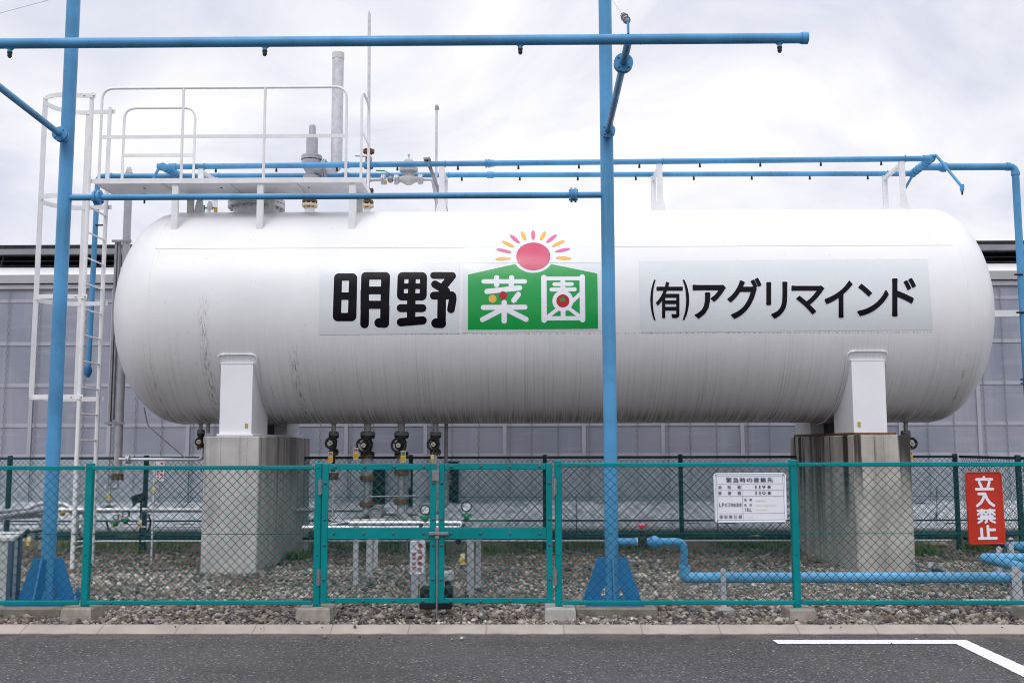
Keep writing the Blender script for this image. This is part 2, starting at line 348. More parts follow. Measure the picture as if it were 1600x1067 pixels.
class MB:
    def __init__(s): s.v = []; s.f = []; s.sm = []
    def add(s, vs, fs, smooth=False):
        b = len(s.v); s.v += [tuple(x) for x in vs]
        for f in fs: s.f.append([b + i for i in f]); s.sm.append(smooth)
        return s
    def box(s, lo, hi, bev=0.0):
        lo, hi = V(lo), V(hi)
        return s.obox((lo + hi) / 2, (hi - lo) / 2, Vector((1, 0, 0)), Vector((0, 1, 0)), Vector((0, 0, 1)), bev)
    def obox(s, c, h, ax, ay, az, bev=0.0):
        c = V(c); bev = min(bev, min(h) * .45)
        if bev <= 0:
            vs = [c + ax * (h[0] * x) + ay * (h[1] * y) + az * (h[2] * z) for x in (-1, 1) for y in (-1, 1) for z in (-1, 1)]
            return s.add(vs, [(0, 1, 3, 2), (4, 6, 7, 5), (0, 4, 5, 1), (2, 3, 7, 6), (0, 2, 6, 4), (1, 5, 7, 3)])
        vs = []; idx = {}
        for x in (-1, 1):
            for y in (-1, 1):
                for z in (-1, 1):
                    for k in range(3):
                        d = [h[0], h[1], h[2]]
                        for j in range(3):
                            if j != k: d[j] -= bev
                        idx[(x, y, z, k)] = len(vs); vs.append(c + ax * (d[0] * x) + ay * (d[1] * y) + az * (d[2] * z))
        fs = []
        for k in range(3):
            i, j = [(1, 2), (0, 2), (0, 1)][k]
            for sg in (-1, 1):
                q = []
                for a, b in ((-1, -1), (1, -1), (1, 1), (-1, 1)):
                    co = [0, 0, 0]; co[k] = sg; co[i] = a; co[j] = b; q.append(idx[(*co, k)])
                fs.append(q)
            for a in (-1, 1):
                for b in (-1, 1):
                    c1 = [0, 0, 0]; c1[i] = a; c1[j] = b; c1[k] = -1; c2 = list(c1); c2[k] = 1
                    fs.append([idx[(*c1, i)], idx[(*c2, i)], idx[(*c2, j)], idx[(*c1, j)]])
        for x in (-1, 1):
            for y in (-1, 1):
                for z in (-1, 1): fs.append([idx[(x, y, z, k)] for k in range(3)])
        return s.add(vs, fs)
    def bar(s, p, q, w, h, up=(0, 0, 1), bev=0.0):
        p, q = V(p), V(q); d = q - p; L = d.length; d = d / L; up = V(up)
        side = d.cross(up)
        if side.length < 1e-4: side = d.cross(Vector((0, 1, 0)))
        side.normalize(); u2 = side.cross(d).normalized()
        return s.obox((p + q) / 2, (L / 2, w / 2, h / 2), d, side, u2, bev)
    def tube(s, path, r, n=12, caps=True, rs=None):
        path = [V(p) for p in path]; m = len(path); rs = rs or [r] * m
        d0 = path[1] - path[0]; u, w = frame(d0); rings = []
        for i, p in enumerate(path):
            d = (path[min(i + 1, m - 1)] - path[max(i - 1, 0)]).normalized()
            u = (u - d * u.dot(d)).normalized(); w = d.cross(u)
            k = 1.0
            if 0 < i < m - 1:
                a = (path[i] - path[i - 1]).normalized().dot((path[i + 1] - path[i]).normalized()); k = 1 / max(.5, sqrt(max(.05, (1 + a) / 2)))
            rings.append([p + (u * cos(2 * pi * j / n) + w * sin(2 * pi * j / n)) * rs[i] * (k if k < 1.2 else 1.2) for j in range(n)])
        vs = [x for rg in rings for x in rg]
        s.add(vs, [(i * n + j, i * n + (j + 1) % n, (i + 1) * n + (j + 1) % n, (i + 1) * n + j) for i in range(m - 1) for j in range(n)], True)
        if caps:
            s.add(rings[0], [list(range(n))[::-1]]); s.add(rings[-1], [list(range(n))])
        return s
    def cyl(s, p, q, r, n=16, r2=None):
        return s.tube([p, q], r, n, True, [r, r if r2 is None else r2])
    def lathe(s, o, ax, prof, n=24, smooth=True, caps=True):
        o, ax = V(o), V(ax).normalized(); u, w = frame(ax)
        for (a, r0), (b, r1) in zip(prof[:-1], prof[1:]):
            A = [o + ax * a + (u * cos(2 * pi * j / n) + w * sin(2 * pi * j / n)) * r0 for j in range(n)]
            B = [o + ax * b + (u * cos(2 * pi * j / n) + w * sin(2 * pi * j / n)) * r1 for j in range(n)]
            s.add(A + B, [(j, (j + 1) % n, n + (j + 1) % n, n + j) for j in range(n)], smooth)
        return s
    def ball(s, c, r, n=14, m=8, sq=(1, 1, 1)):
        c = V(c); vs = []; fs = []
        for i in range(m + 1):
            t = pi * i / m
            for j in range(n):
                a = 2 * pi * j / n; vs.append(c + Vector((sin(t) * cos(a) * r * sq[0], sin(t) * sin(a) * r * sq[1], cos(t) * r * sq[2])))
        for i in range(m):
            for j in range(n): fs.append((i * n + j, (i + 1) * n + j, (i + 1) * n + (j + 1) % n, i * n + (j + 1) % n))
        return s.add(vs, fs, True)
    def ring(s, c, ax, R, r, n=28, k=8):
        c = V(c); u, w = frame(V(ax)); ax = V(ax).normalized(); vs = []; fs = []
        for i in range(n):
            a = 2 * pi * i / n; d = u * cos(a) + w * sin(a)
            for j in range(k):
                b = 2 * pi * j / k; vs.append(c + d * (R + r * cos(b)) + ax * (r * sin(b)))
        for i in range(n):
            for j in range(k): fs.append((i * k + j, i * k + (j + 1) % k, ((i + 1) % n) * k + (j + 1) % k, ((i + 1) % n) * k + j))
        return s.add(vs, fs, True)
    def prism(s, poly, ext):
        ext = V(ext); A = [V(p) for p in poly]; B = [p + ext for p in A]; n = len(A)
        s.add(A, [list(range(n))]); s.add(B, [list(range(n))[::-1]])
        return s.add(A + B, [(j, j + n, (j + 1) % n + n, (j + 1) % n) for j in range(n)])
    def flange(s, c, ax, r, t, nb=6, bolt=True):
        c, ax = V(c), V(ax).normalized(); u, w = frame(ax)
        s.cyl(c - ax * t / 2, c + ax * t / 2, r, 20)
        if bolt:
            for i in range(nb):
                a = 2 * pi * (i + .5) / nb; p = c + (u * cos(a) + w * sin(a)) * r * .76
                s.cyl(p - ax * t * 1.15, p + ax * t * 1.15, r * .13, 6)
        return s
    def build(s, name, m, parent=None, loc=None, **kw):
        me = bpy.data.meshes.new(name); o = bpy.data.objects.new(name, me); COL.objects.link(o)
        base = Vector((0, 0, 0))
        if parent is not None:
            o.parent = parent; base = WORLD[parent.name]
        elif loc is not None:
            base = V(loc); o.location = base
        WORLD[o.name] = base
        me.from_pydata([(x[0] - base.x, x[1] - base.y, x[2] - base.z) for x in s.v], [], s.f)
        me.polygons.foreach_set('use_smooth', s.sm)
        me.materials.append(m); me.update()
        return tag(o, **kw) if kw else o
def copy_tree(o, parent=None):
    c = o.copy(); COL.objects.link(c)
    if parent is not None: c.parent = parent
    WORLD[c.name] = WORLD[o.name]
    for ch in list(o.children): copy_tree(ch, c)
    return c
def move_copy(o, loc, label=None):
    c = copy_tree(o); c.location = loc; WORLD[c.name] = V(loc)
    if label: c['label'] = label
    return c
def bend(pts, R=.08, n=6):
    pts = [V(p) for p in pts]; o = [pts[0]]
    for a, b, c in zip(pts[:-2], pts[1:-1], pts[2:]):
        d1 = (a - b); d2 = (c - b); r = min(R, d1.length * .45, d2.length * .45)
        p0 = b + d1.normalized() * r; p2 = b + d2.normalized() * r
        for i in range(n + 1):
            t = i / n; o.append(p0 * (1 - t) ** 2 + b * 2 * t * (1 - t) + p2 * t * t)
    o.append(pts[-1]); return o

# ---------------------------------------------------------------- flat shapes laid on a surface
def seg(X, Y, a, b, r):
    ax, ay = a; bx, by = b; dx, dy = bx - ax, by - ay; L = dx * dx + dy * dy + 1e-12
    t = np.clip(((X - ax) * dx + (Y - ay) * dy) / L, 0, 1)
    return np.hypot(X - ax - t * dx, Y - ay - t * dy) - r
def chain(X, Y, pts, r):
    f = seg(X, Y, pts[0], pts[1], r)
    for a, b in zip(pts[1:-1], pts[2:]): f = np.minimum(f, seg(X, Y, a, b, r))
    return f
def poly(X, Y, pts, r=0.0):
    if r:
        cx = sum(p[0] for p in pts) / len(pts); cy = sum(p[1] for p in pts) / len(pts)
        pts = [(p[0] + (r if p[0] < cx else -r), p[1] + (r if p[1] < cy else -r)) for p in pts]
    d = np.full(X.shape, 1e9); sgn = np.ones(X.shape); n = len(pts)
    for i in range(n):
        (ax, ay), (bx, by) = pts[i], pts[(i + 1) % n]; ex, ey = bx - ax, by - ay
        t = np.clip(((X - ax) * ex + (Y - ay) * ey) / (ex * ex + ey * ey), 0, 1)
        d = np.minimum(d, np.hypot(X - ax - t * ex, Y - ay - t * ey))
        c1 = Y >= ay; c2 = Y < by; c3 = ex * (Y - ay) > ey * (X - ax)
        sgn = np.where((c1 & c2 & c3) | (~c1 & ~c2 & ~c3), -sgn, sgn)
    return sgn * d - r
def ell(X, Y, c, rx, ry, deg=0):
    a = radians(deg); dx, dy = X - c[0], Y - c[1]; u = dx * cos(a) + dy * sin(a); v = -dx * sin(a) + dy * cos(a)
    return (np.sqrt((u / rx) ** 2 + (v / ry) ** 2) - 1) * min(rx, ry)
def flat(mb, fn, box, step, place, run=24):
    """fill where fn(X, Y) < 0 inside box with small faces, each corner laid on the surface by place(x, y)"""
    x0, y0, x1, y1 = box; xs = np.arange(x0, x1 + step, step); ys = np.arange(y0, y1 + step, step)
    X, Y = np.meshgrid(xs, ys); F = fn(X, Y)
    inside = F < 0
    for i in range(len(ys) - 1):
        j = 0
        while j < len(xs) - 1:
            k4 = (inside[i, j], inside[i, j + 1], inside[i + 1, j + 1], inside[i + 1, j])
            if all(k4):
                k = j
                while k < len(xs) - 1 and k - j < run and inside[i, k + 1] and inside[i + 1, k + 1]: k += 1
                mb.add([place(xs[j], ys[i]), place(xs[j], ys[i + 1]), place(xs[k], ys[i + 1]), place(xs[k], ys[i])], [(0, 1, 2, 3)]); j = k; continue
            if any(k4):
                co = [(xs[j], ys[i], F[i, j]), (xs[j], ys[i + 1], F[i + 1, j]), (xs[j + 1], ys[i + 1], F[i + 1, j + 1]), (xs[j + 1], ys[i], F[i, j + 1])]
                pl = []
                for a, b in zip(co, co[1:] + co[:1]):
                    if a[2] < 0: pl.append((a[0], a[1]))
                    if (a[2] < 0) != (b[2] < 0):
                        t = a[2] / (a[2] - b[2]); pl.append((a[0] + (b[0] - a[0]) * t, a[1] + (b[1] - a[1]) * t))
                if len(pl) >= 3: mb.add([place(*q) for q in pl], [list(range(len(pl)))])
            j += 1
    return mb
_G = {}
def glyph(ch, off=0.0):
    """outline of one character as a flat triangulated shape in a 0..1 box"""
    if (ch, off) in _G: return _G[(ch, off)]
    c = bpy.data.curves.new('glyph', 'FONT'); c.body = ch; c.offset = off; c.resolution_u = 4
    o = bpy.data.objects.new('glyph', c); COL.objects.link(o)
    dg = bpy.context.evaluated_depsgraph_get(); me = bpy.data.meshes.new_from_object(o.evaluated_get(dg))
    vs = [tuple(v.co[:2]) for v in me.vertices]; fs = [list(p.vertices) for p in me.polygons]
    bpy.data.objects.remove(o); bpy.data.curves.remove(c); bpy.data.meshes.remove(me)
    xs = [v[0] for v in vs]; ys = [v[1] for v in vs]; a, b, c_, d = min(xs), max(xs), min(ys), max(ys)
    vs = [((x - a) / max(b - a, 1e-6), 1 - (y - c_) / max(d - c_, 1e-6)) for x, y in vs]
    _G[(ch, off)] = (vs, fs); return _G[(ch, off)]
def put_glyph(mb, ch, box, place, off=0.0, grow=0.0, slices=0):
    x0, y0, x1, y1 = box; x0 -= grow; y0 -= grow; x1 += grow; y1 += grow
    vs, fs = glyph(ch, off)
    if slices:
        bm = bmesh.new(); bv = [bm.verts.new((x, y, 0)) for x, y in vs]
        for f in fs:
            try: bm.faces.new([bv[i] for i in f])
            except ValueError: pass
        for k in range(1, slices):
            bmesh.ops.bisect_plane(bm, geom=bm.verts[:] + bm.edges[:] + bm.faces[:], plane_co=(0, k / slices, 0), plane_no=(0, 1, 0), dist=1e-6)
        bm.verts.index_update(); vs = [(v.co.x, v.co.y) for v in bm.verts]; fs = [[v.index for v in f.verts] for f in bm.faces]; bm.free()
    mb.add([place(x0 + (x1 - x0) * x, y0 + (y1 - y0) * y) for x, y in vs], fs)

def bold_glyph(mb, ch, box, place, d):
    for k, (sx, sy) in enumerate(((-d, 0), (d, 0), (0, 0))):
        x0, y0, x1, y1 = box
        put_glyph(mb, ch, (x0 + d + sx, y0 + d + sy, x1 - d + sx, y1 - d + sy), lambda x, y, k=k: V(place(x, y)) + Vector((0, -.0004 * k, 0)))

# ================================================================ SETTING
g = MB(); g.add([(-150, 9.30, -.012), (150, 9.30, -.012), (150, 400, -.012), (-150, 400, -.012)], [(0, 1, 2, 3)])
g.build('gravel_ground', M['bed'], kind='structure')
KF, KB = 9.18, 9.36                              # kerb front and back
g = MB(); g.add([(-150, -150, -.05), (150, -150, -.05), (150, KF + .06, -.05), (-150, KF + .06, -.05)], [(0, 1, 2, 3)])
g.build('road', M['asphalt'], kind='structure')
g = MB(); prof = [(KF, -.075), (KF, -.042), (KF + .012, -.034), (KB - .03, .012), (KB, .014), (KB, -.075)]
g.prism([(-60, y, z) for y, z in prof], (120, 0, 0)); g.build('kerb', M['kerb'], kind='structure')
g = MB(); zl = -.045
def ragged(A, B_, C_, D_, n):
    A, B_, C_, D_ = (onz(*p, zl) for p in (A, B_, C_, D_)); vs = []
    for k in range(n + 1):
        u = k / n; p, q = A.lerp(B_, u), D_.lerp(C_, u); e = (p - q).normalized()
        vs += [p + e * rng.gauss(0, .0035), q + e * rng.gauss(0, .0035)]
    g.add(vs, [(2 * k, 2 * k + 1, 2 * k + 3, 2 * k + 2) for k in range(n)])
ragged((1206.5, 999), (1509, 999), (1494, 1005.3), (1216, 1005.3), 160); ragged((1509, 999), (1680, 1076), (1680, 1096), (1494, 1005.3), 110)
g.build('parking_line', M['line'], kind='structure')

# crushed stone: every stone a small angular solid, all of them one uncountable mass
def make_stones():
    R = np.random.default_rng(3)
    bm = bmesh.new(); bmesh.ops.create_icosphere(bm, subdivisions=1, radius=1)
    bv = np.array([v.co[:] for v in bm.verts]); bf = np.array([[v.index for v in f.verts] for f in bm.faces]); bm.free()
    protos = []
    for k in range(14):
        p = bv * R.uniform(.48, 1.42, (len(bv), 1)) * R.uniform(.65, 1.2, (1, 3)); p[:, 2] *= .78; protos.append(p)
    P = []
    def fill(y0, y1, dens, xk, size):
        n = int(dens * (y1 - y0) * 2 * xk(y1)); y = R.uniform(y0, y1, n); x = R.uniform(-1, 1, n) * xk(y1); P.append(np.stack([x, y, R.lognormal(np.log(size), .33, n)], 1))
    xk = lambda y: .545 * y + .5
    fill(9.36, 10.6, 1500, xk, .0178); fill(10.6, 12.0, 1300, xk, .0182); fill(12.0, 13.8, 1050, xk, .0195); fill(13.8, 16.2, 560, xk, .022)
    fill(8.9, 9.17, 5, xk, .011); fill(8.2, 8.9, .8, xk, .010); fill(9.2, 9.34, 9, xk, .010)
    P = np.concatenate(P)
    P[:, 2] = np.clip(P[:, 2], .008, .045)
    keep = np.ones(len(P), bool)
    soil = (P[:, 1] > 14.9) & (R.uniform(0, 1, len(P)) < (P[:, 1] - 14.6) * .7); keep &= ~soil
    keep &= ~((np.abs(P[:, 0] + .75) < .7) & (P[:, 1] < 9.75) & (R.uniform(0, 1, len(P)) < .55))   # trodden fine patch before the gate
    P = P[keep]; n = len(P)
    nv, nf = len(bv), len(bf)
    verts = np.empty((n, nv, 3), np.float32); tone = np.empty((n, nv), np.float32)
    pid = R.integers(0, len(protos), n); th = R.uniform(0, 2 * pi, n); ti = R.normal(0, .35, n)
    PA = np.array(protos)[pid] * P[:, 2][:, None, None]
    c, s_ = np.cos(ti)[:, None], np.sin(ti)[:, None]
    y1 = PA[:, :, 1] * c - PA[:, :, 2] * s_; z1 = PA[:, :, 1] * s_ + PA[:, :, 2] * c
    c, s_ = np.cos(th)[:, None], np.sin(th)[:, None]
    verts[:, :, 0] = PA[:, :, 0] * c - y1 * s_ + P[:, 0][:, None]; verts[:, :, 1] = PA[:, :, 0] * s_ + y1 * c + P[:, 1][:, None]
    verts[:, :, 2] = z1 + (P[:, 2] * R.uniform(.05, .75, n))[:, None]
    stray = P[:, 1] < 9.2; verts[stray, :, 2] += -.05 + .006
    patch = .5 + .5 * np.sin(P[:, 0] * 1.3 + 2 * np.sin(P[:, 1] * 1.1)) * np.cos(P[:, 1] * 1.7 + P[:, 0] * .4)
    tn = np.clip(R.beta(1.15, 1.15, n) * .93 + (patch - .5) * .26 + .01, 0, 1)
    tone[:] = tn[:, None]
    faces = (bf[None] + (np.arange(n) * nv)[:, None, None]).reshape(-1, 3)
    me = bpy.data.meshes.new('gravel_stones')
    me.vertices.add(n * nv); me.vertices.foreach_set('co', verts.reshape(-1))
    me.loops.add(faces.size); me.loops.foreach_set('vertex_index', faces.reshape(-1).astype(np.int32))
    me.polygons.add(len(faces)); me.polygons.foreach_set('loop_start', np.arange(0, faces.size, 3, dtype=np.int32))
    me.update(calc_edges=True)
    at_ = me.attributes.new('tone', 'FLOAT', 'POINT'); at_.data.foreach_set('value', tone.reshape(-1))
    me.materials.append(M['stone'])
    o = bpy.data.objects.new('gravel_stones', me); COL.objects.link(o)
    tag(o, 'loose grey and brown crushed stone covering the yard inside and before the fence', 'gravel', kind='stuff')
make_stones()
#@@PART2
# ================================================================ GREENHOUSE BEHIND
GY = 18.6
def gz(y): return at(800, y, GY).z
def make_greenhouse():
    r = thing('greenhouse', 'long greenhouse with grey translucent film wall and dark roof slot behind the tank', 'greenhouse', (0, GY, 0))
    X0, X1 = -24.0, 24.0
    g = MB(); g.add([(X0, GY, 0), (X1, GY, 0), (X1, GY, gz(446)), (X0, GY, gz(446))], [(0, 1, 2, 3)])
    for x in (X0, X1): g.add([(x, GY, 0), (x, GY + 30, 0), (x, GY + 30, gz(412)), (x, GY, gz(446))], [(0, 1, 2, 3)])
    g.build('film_wall', M['plastic_sheet'], r)
    g = MB(); g.add([(X0, GY - .002, .1), (X1, GY - .002, .1), (X1, GY - .002, gz(708)), (X0, GY - .002, gz(708))], [(0, 1, 2, 3)]); g.build('lower_film', M['lower_film'], r)
    g = MB(); g.box((X0, GY - .05, gz(449)), (X1, GY - .004, gz(442.5))); g.build('film_track', M['track'], r)
    g = MB(); g.box((X0, GY - .12, gz(441)), (X1, GY + .3, gz(428))); g.build('gutter', paint('pale_gutter', (.40, .40, .42), .4, .1, .05, 3), r)
    g = MB(); g.prism([(X0, GY - .10, gz(428)), (X0, GY + .28, gz(411)), (X0, GY + .28, gz(411) - .03), (X0, GY - .07, gz(428) - .03 + .034)], (X1 - X0, 0, 0)); g.build('eave_sheet', M['roof_white'], r)
    # ventilation slot under the roof edge: a real recess with bars
    g = MB(); zb, zt = gz(411), gz(392)
    g.add([(X0, GY + .32, zb - .05), (X1, GY + .32, zb - .05), (X1, GY + 1.2, zb - .05), (X0, GY + 1.2, zb - .05)], [(0, 1, 2, 3)])
    g.add([(X0, GY + 1.2, zb - .05), (X1, GY + 1.2, zb - .05), (X1, GY + 1.2, zt + .4), (X0, GY + 1.2, zt + .4)], [(0, 1, 2, 3)])
    g.build('roof_vent', M['dark_hole'], r)
    g = MB()
    for dz in (.30, .72): g.box((X0, GY + .55, zb + (zt - zb) * dz), (X1, GY + .58, zb + (zt - zb) * dz + .022))
    x = -12.4
    while x < 13: g.bar((x, GY + .4, zb - .02), (x + .07, GY + .4, zt + .05), .022, .022, (0, 1, 0)); x += 2.21
    g.build('vent_bar', M['roof_bar'], r)
    g = MB(); g.prism([(X0, GY + .12, gz(392)), (X0, GY + .10, gz(384)), (X0, GY + 9, gz(384) + 1.0), (X0, GY + 30, gz(384) - .8), (X0, GY + 30, gz(384) - .95), (X0, GY + 9, gz(384) + .85)], (X1 - X0, 0, 0))
    g.build('roof', M['roof_edge'], r)
    bat = paint('pale_batten', (.41, .42, .48), .5, 0, .05, 2)
    # battens, clip wires and horizontal rails seen through the film
    for k in range(-8, 8):
        x = at(911.5 + 123 * k, 600, GY).x
        g = MB(); g.box((x - .035, GY - .035, .3), (x + .035, GY - .004, gz(450))); g.build('batten', bat, r)
    for k in range(-23, 20):
        x = at(871 + 41 * k, 600, GY).x + (.09 if k % 3 == 1 else 0)
        g = MB(); pts = []; z = .55; i = 0
        while z < gz(449):
            pts.append((x + .014 * sin(i * pi / 2), GY - .048, z)); z += .036; i += 1
        g.tube(pts, .0075, 4); g.build('spring_wire', M['galv_dark'], r)
    for y, hgt in ((468, .030), (535, .034), (600, .034), (663, .034)):
        g = MB(); z = gz(y); g.box((X0, GY - .012, z - hgt), (X1, GY - .003, z + hgt)); g.build('rail', paint('film_rail', (.40, .41, .48), .5, 0, .05, 2), r)
    # crumpled sheet at the foot
    nx, nz = 220, 8; vs = []; fs = []; R = random.Random(5)
    for i in range(nx + 1):
        for j in range(nz + 1):
            t = j / nz; x = X0 + (X1 - X0) * i / nx
            vs.append((x, GY - .10 - .32 * (1 - t) ** 1.3 + R.uniform(-.035, .035), .24 + (gz(783) - .24) * t + R.uniform(-.02, .02)))
    for i in range(nx):
        for j in range(nz): fs.append((i * (nz + 1) + j, (i + 1) * (nz + 1) + j, (i + 1) * (nz + 1) + j + 1, i * (nz + 1) + j + 1))
    g = MB(); g.add(vs, fs, True); g.build('ground_sheet', M['apron'], r)
    g = MB(); g.cyl((X0, GY - .55, .17), (X1, GY - .55, .17), .075, 12); g.build('base_tube', M['galv'], r)
    g = MB(); g.cyl((X0, GY - .62, .31), (X1, GY - .62, .31), .016, 8); g.build('irrigation_hose', M['black'], r)
    for a, b, c, d in ((583, 732, 603, 785), (701, 722, 717, 784)):
        p, q = at(a, d, GY), at(c, b, GY)
        w = MB(); w.box((p.x, GY - .10, p.z), (q.x, GY - .05, q.z)); wo = w.build('window', M['dark_hole'], r)
        f = MB(); t = .02
        f.box((p.x - t, GY - .12, q.z), (q.x + t, GY - .04, q.z + t)); f.box((p.x - t, GY - .12, p.z - t), (q.x + t, GY - .04, p.z))
        f.build('frame', paint('dark_red_frame', (.10, .02, .02), .6, 0, .2, 10), wo)
    return r
make_greenhouse()

# ================================================================ FENCES
def chain_link(mb, O, U, Wd, z0, z1, pitch, r, n=4):
    """two sets of diagonal wires clipped to a panel; O origin on the ground, U unit direction"""
    O, U = V(O), V(U); nrm = Vector((-U.y, U.x, 0)); Hh = z1 - z0
    for sgn in (1, -1):
        k = -Hh if sgn > 0 else 0.0
        k = math.floor(k / pitch) * pitch
        while k < (Wd if sgn > 0 else Wd + Hh):
            # line u = k + sgn * v, v in 0..H
            v0, v1 = 0.0, Hh
            if sgn > 0: v0 = max(v0, -k); v1 = min(v1, Wd - k)
            else: v0 = max(v0, k - Wd); v1 = min(v1, k)
            if v1 - v0 > .01:
                p = O + U * (k + sgn * v0) + Vector((0, 0, z0 + v0)) + nrm * (r * sgn); q = O + U * (k + sgn * v1) + Vector((0, 0, z0 + v1)) + nrm * (r * sgn)
                mb.tube([p, q], r, n, False)
            k += pitch
    return mb
YB = 15.8
def make_back_fence():
    r = thing('chainlink_fence', 'far dark green chain link fence running in front of the greenhouse wall', 'fence', (0, YB, 0), 'chain link fences round the yard')
    xs = [at(px, 715, YB).x for px in (-197, 16, 229, 436, 642, 851, 1063, 1278, 1492)]
    for x in xs:
        p = MB(); p.box((x - .032, YB - .032, 0), (x + .032, YB + .032, 1.50), .008); p.build('post', M['teal_shaded'], r)
    a = MB(); a.box((xs[0], YB - .056, 1.435), (xs[-1], YB - .034, 1.475)); a.build('top_rail', M['teal_shaded'], r)
    a = MB(); a.box((xs[0], YB - .056, .185), (xs[-1], YB - .034, .225)); a.build('bottom_rail', M['teal_shaded'], r)
    a = MB(); a.cyl((xs[0], YB - .05, .84), (xs[-1], YB - .05, .84), .004, 5); a.build('tension_wire', M['teal_wire_back'], r)
    a = MB(); chain_link(a, (xs[0], YB - .06, 0), (1, 0, 0), xs[-1] - xs[0], .2, 1.45, .082, .0030); a.build('mesh', M['teal_wire_back'], r)
    X = xs[-1]; y0 = 9.9; L = YB - y0
    r = thing('chainlink_fence', 'side green chain link fence at the right edge leading back to the far corner', 'fence', (X, (YB + y0) / 2, 0), 'chain link fences round the yard')
    for k in range(1, 4):
        y = YB - 2.0 * k + (.05 if k == 3 else 0)
        p = MB(); p.box((X - .032, y - .032, 0), (X + .032, y + .032, 1.50), .008); p.build('post', M['teal_shaded'], r)
    a = MB(); a.box((X + .034, y0, 1.435), (X + .056, YB - .06, 1.475)); a.build('top_rail', M['teal_shaded'], r)
    a = MB(); a.box((X + .034, y0, .185), (X + .056, YB - .06, .225)); a.build('bottom_rail', M['teal_shaded'], r)
    a = MB(); chain_link(a, (X + .06, y0, 0), (0, 1, 0), L - .07, .2, 1.45, .082, .0030); a.build('mesh', M['teal_wire_back'], r)
make_back_fence()

YF = 9.62
def fx(px, y=830): return at(px, y, YF).x
ZT = at(500, 730, YF).z; ZBm = at(500, 940, YF).z
def front_post(mb, x, z0=.10, z1=None, w=.034):
    z1 = z1 or at(141, 722, YF).z
    mb.box((x - w, YF - .034, z0), (x + w, YF + .034, z1), .008)
def rail_with_slots(r, x0, x1, z, name, hh=.020):
    a = MB(); a.box((x0, YF - .062, z - hh), (x1, YF - .036, z + hh), .006); o = a.build(name, M['teal'], r)
    b = MB(); x = x0 + .10; k = 0
    while x < x1 - .05:
        b.box((x - .004, YF - .0645, z - .012), (x + .004, YF - .061, z + .006)); x += .232
    b.build('slot', M['bolt'], o)
    for x in (x0 + .17, x0 + .24): b = MB(); b.ball((x, YF - .064, z), .011, 8, 5); b.build('bolt', M['bolt'], o)
def fence_run(label, posts, zt):
    x0, x1 = posts[0], posts[-1]
    r = thing('chainlink_fence', label, 'fence', ((x0 + x1) / 2, YF, 0), 'chain link fences round the yard')
    for x in posts:
        p = MB(); front_post(p, x, .10, zt + .045)
        for z in (.16, .62, zt): p.ball((x, YF - .036, z), .011, 8, 5)
        p.build('post', M['teal'], r)
    for a, b in zip(posts[:-1], posts[1:]):
        rail_with_slots(r, a + .036, b - .036, zt, 'top_rail'); rail_with_slots(r, a + .036, b - .036, ZBm, 'bottom_rail')
        m = MB(); chain_link(m, (a + .03, YF - .02, 0), (1, 0, 0), b - a - .06, ZBm, zt, .0845, .0030); m.build('mesh', M['teal_wire'], r)
        for z in (.81,):
            m = MB(); m.cyl((a, YF - .012, z), (b, YF - .012, z), .0035, 5); m.build('tension_wire', M['teal_wire'], r)
PL = [fx(-222), fx(137.5), fx(497)]; PR = [fx(872.5), fx(1242), fx(1612)]
fence_run('left run of bright teal chain link fence before the left pier and ladder', PL, at(300, 730.3, YF).z)
fence_run('right run of bright teal chain link fence carrying the two warning signs', PR, at(1060, 725.8, YF).z)

def gate_leaf(px0, px1, label, hinge_left):
    x0, x1 = fx(px0), fx(px1); zt, zb = at(600, 724, YF).z, at(600, 941, YF).z
    zm0, zm1 = at(600, 841.5, YF).z, at(600, 823.5, YF).z
    r = thing('gate_leaf', label, 'gate', ((x0 + x1) / 2, YF, 0), 'gate leaves of the yard fence')
    y0, y1 = YF - .052, YF - .022; w = .058
    a = MB(); a.box((x0, y0, zb), (x0 + w, y1, zt), .004); a.box((x1 - w, y0, zb), (x1, y1, zt), .004)
    a.box((x0 + w, y0 + .002, zt - .058), (x1 - w, y1, zt), .004); a.box((x0 + w, y0 + .002, zb), (x1 - w, y1, zb + .046), .004)
    fr = a.build('frame', M['teal'], r)
    a = MB(); a.box((x0 + w, y0 - .003, zm0), (x1 - w, y1, zm1), .004); a.build('middle_panel', M['teal'], r)
    pts = [(x0 + .12 + (x1 - x0 - .24) * k / 3, z) for k in range(4) for z in (zt - .029, zb + .023, (zm0 + zm1) / 2)]
    pts += [(x, zt - (zt - zb) * k) for k in (.14, .40, .585, .83) for x in (x0 + w / 2, x1 - w / 2)]
    for x, z in pts:
        b = MB(); b.ball((x, y0 - .002, z), .014, 8, 5); b.build('bolt', M['bolt'], fr)
    m = MB(); chain_link(m, (x0 + .03, YF - .03, 0), (1, 0, 0), x1 - x0 - .06, zm1 - .01, zt - .03, .0845, .0030)
    chain_link(m, (x0 + .03, YF - .03, 0), (1, 0, 0), x1 - x0 - .06, zb + .02, zm0 + .01, .0845, .0030); m.build('mesh', M['teal_wire'], r)
    xh = x0 - .022 if hinge_left else x1 + .022
    for z in (zt - .22, zb + .24):
        h = MB(); h.cyl((xh, YF - .045, z - .075), (xh, YF - .045, z + .075), .014, 10); h.box((xh - .020, YF - .05, z + .01), (xh + .020, YF - .04, z + .065), .003); h.box((xh - .020, YF - .05, z - .065), (xh + .020, YF - .04, z - .01), .003)
        h.build('hinge', M['steel'], r)
    return r, x0, x1, zt, zb, (zm0 + zm1) / 2
gl = gate_leaf(504, 682, 'left teal mesh gate leaf with pressure gauge pipes behind it', True)
gr = gate_leaf(685.5, 863, 'right teal mesh gate leaf carrying the drop bolt', False)
r, x0, x1, zt, zb, zm = gr
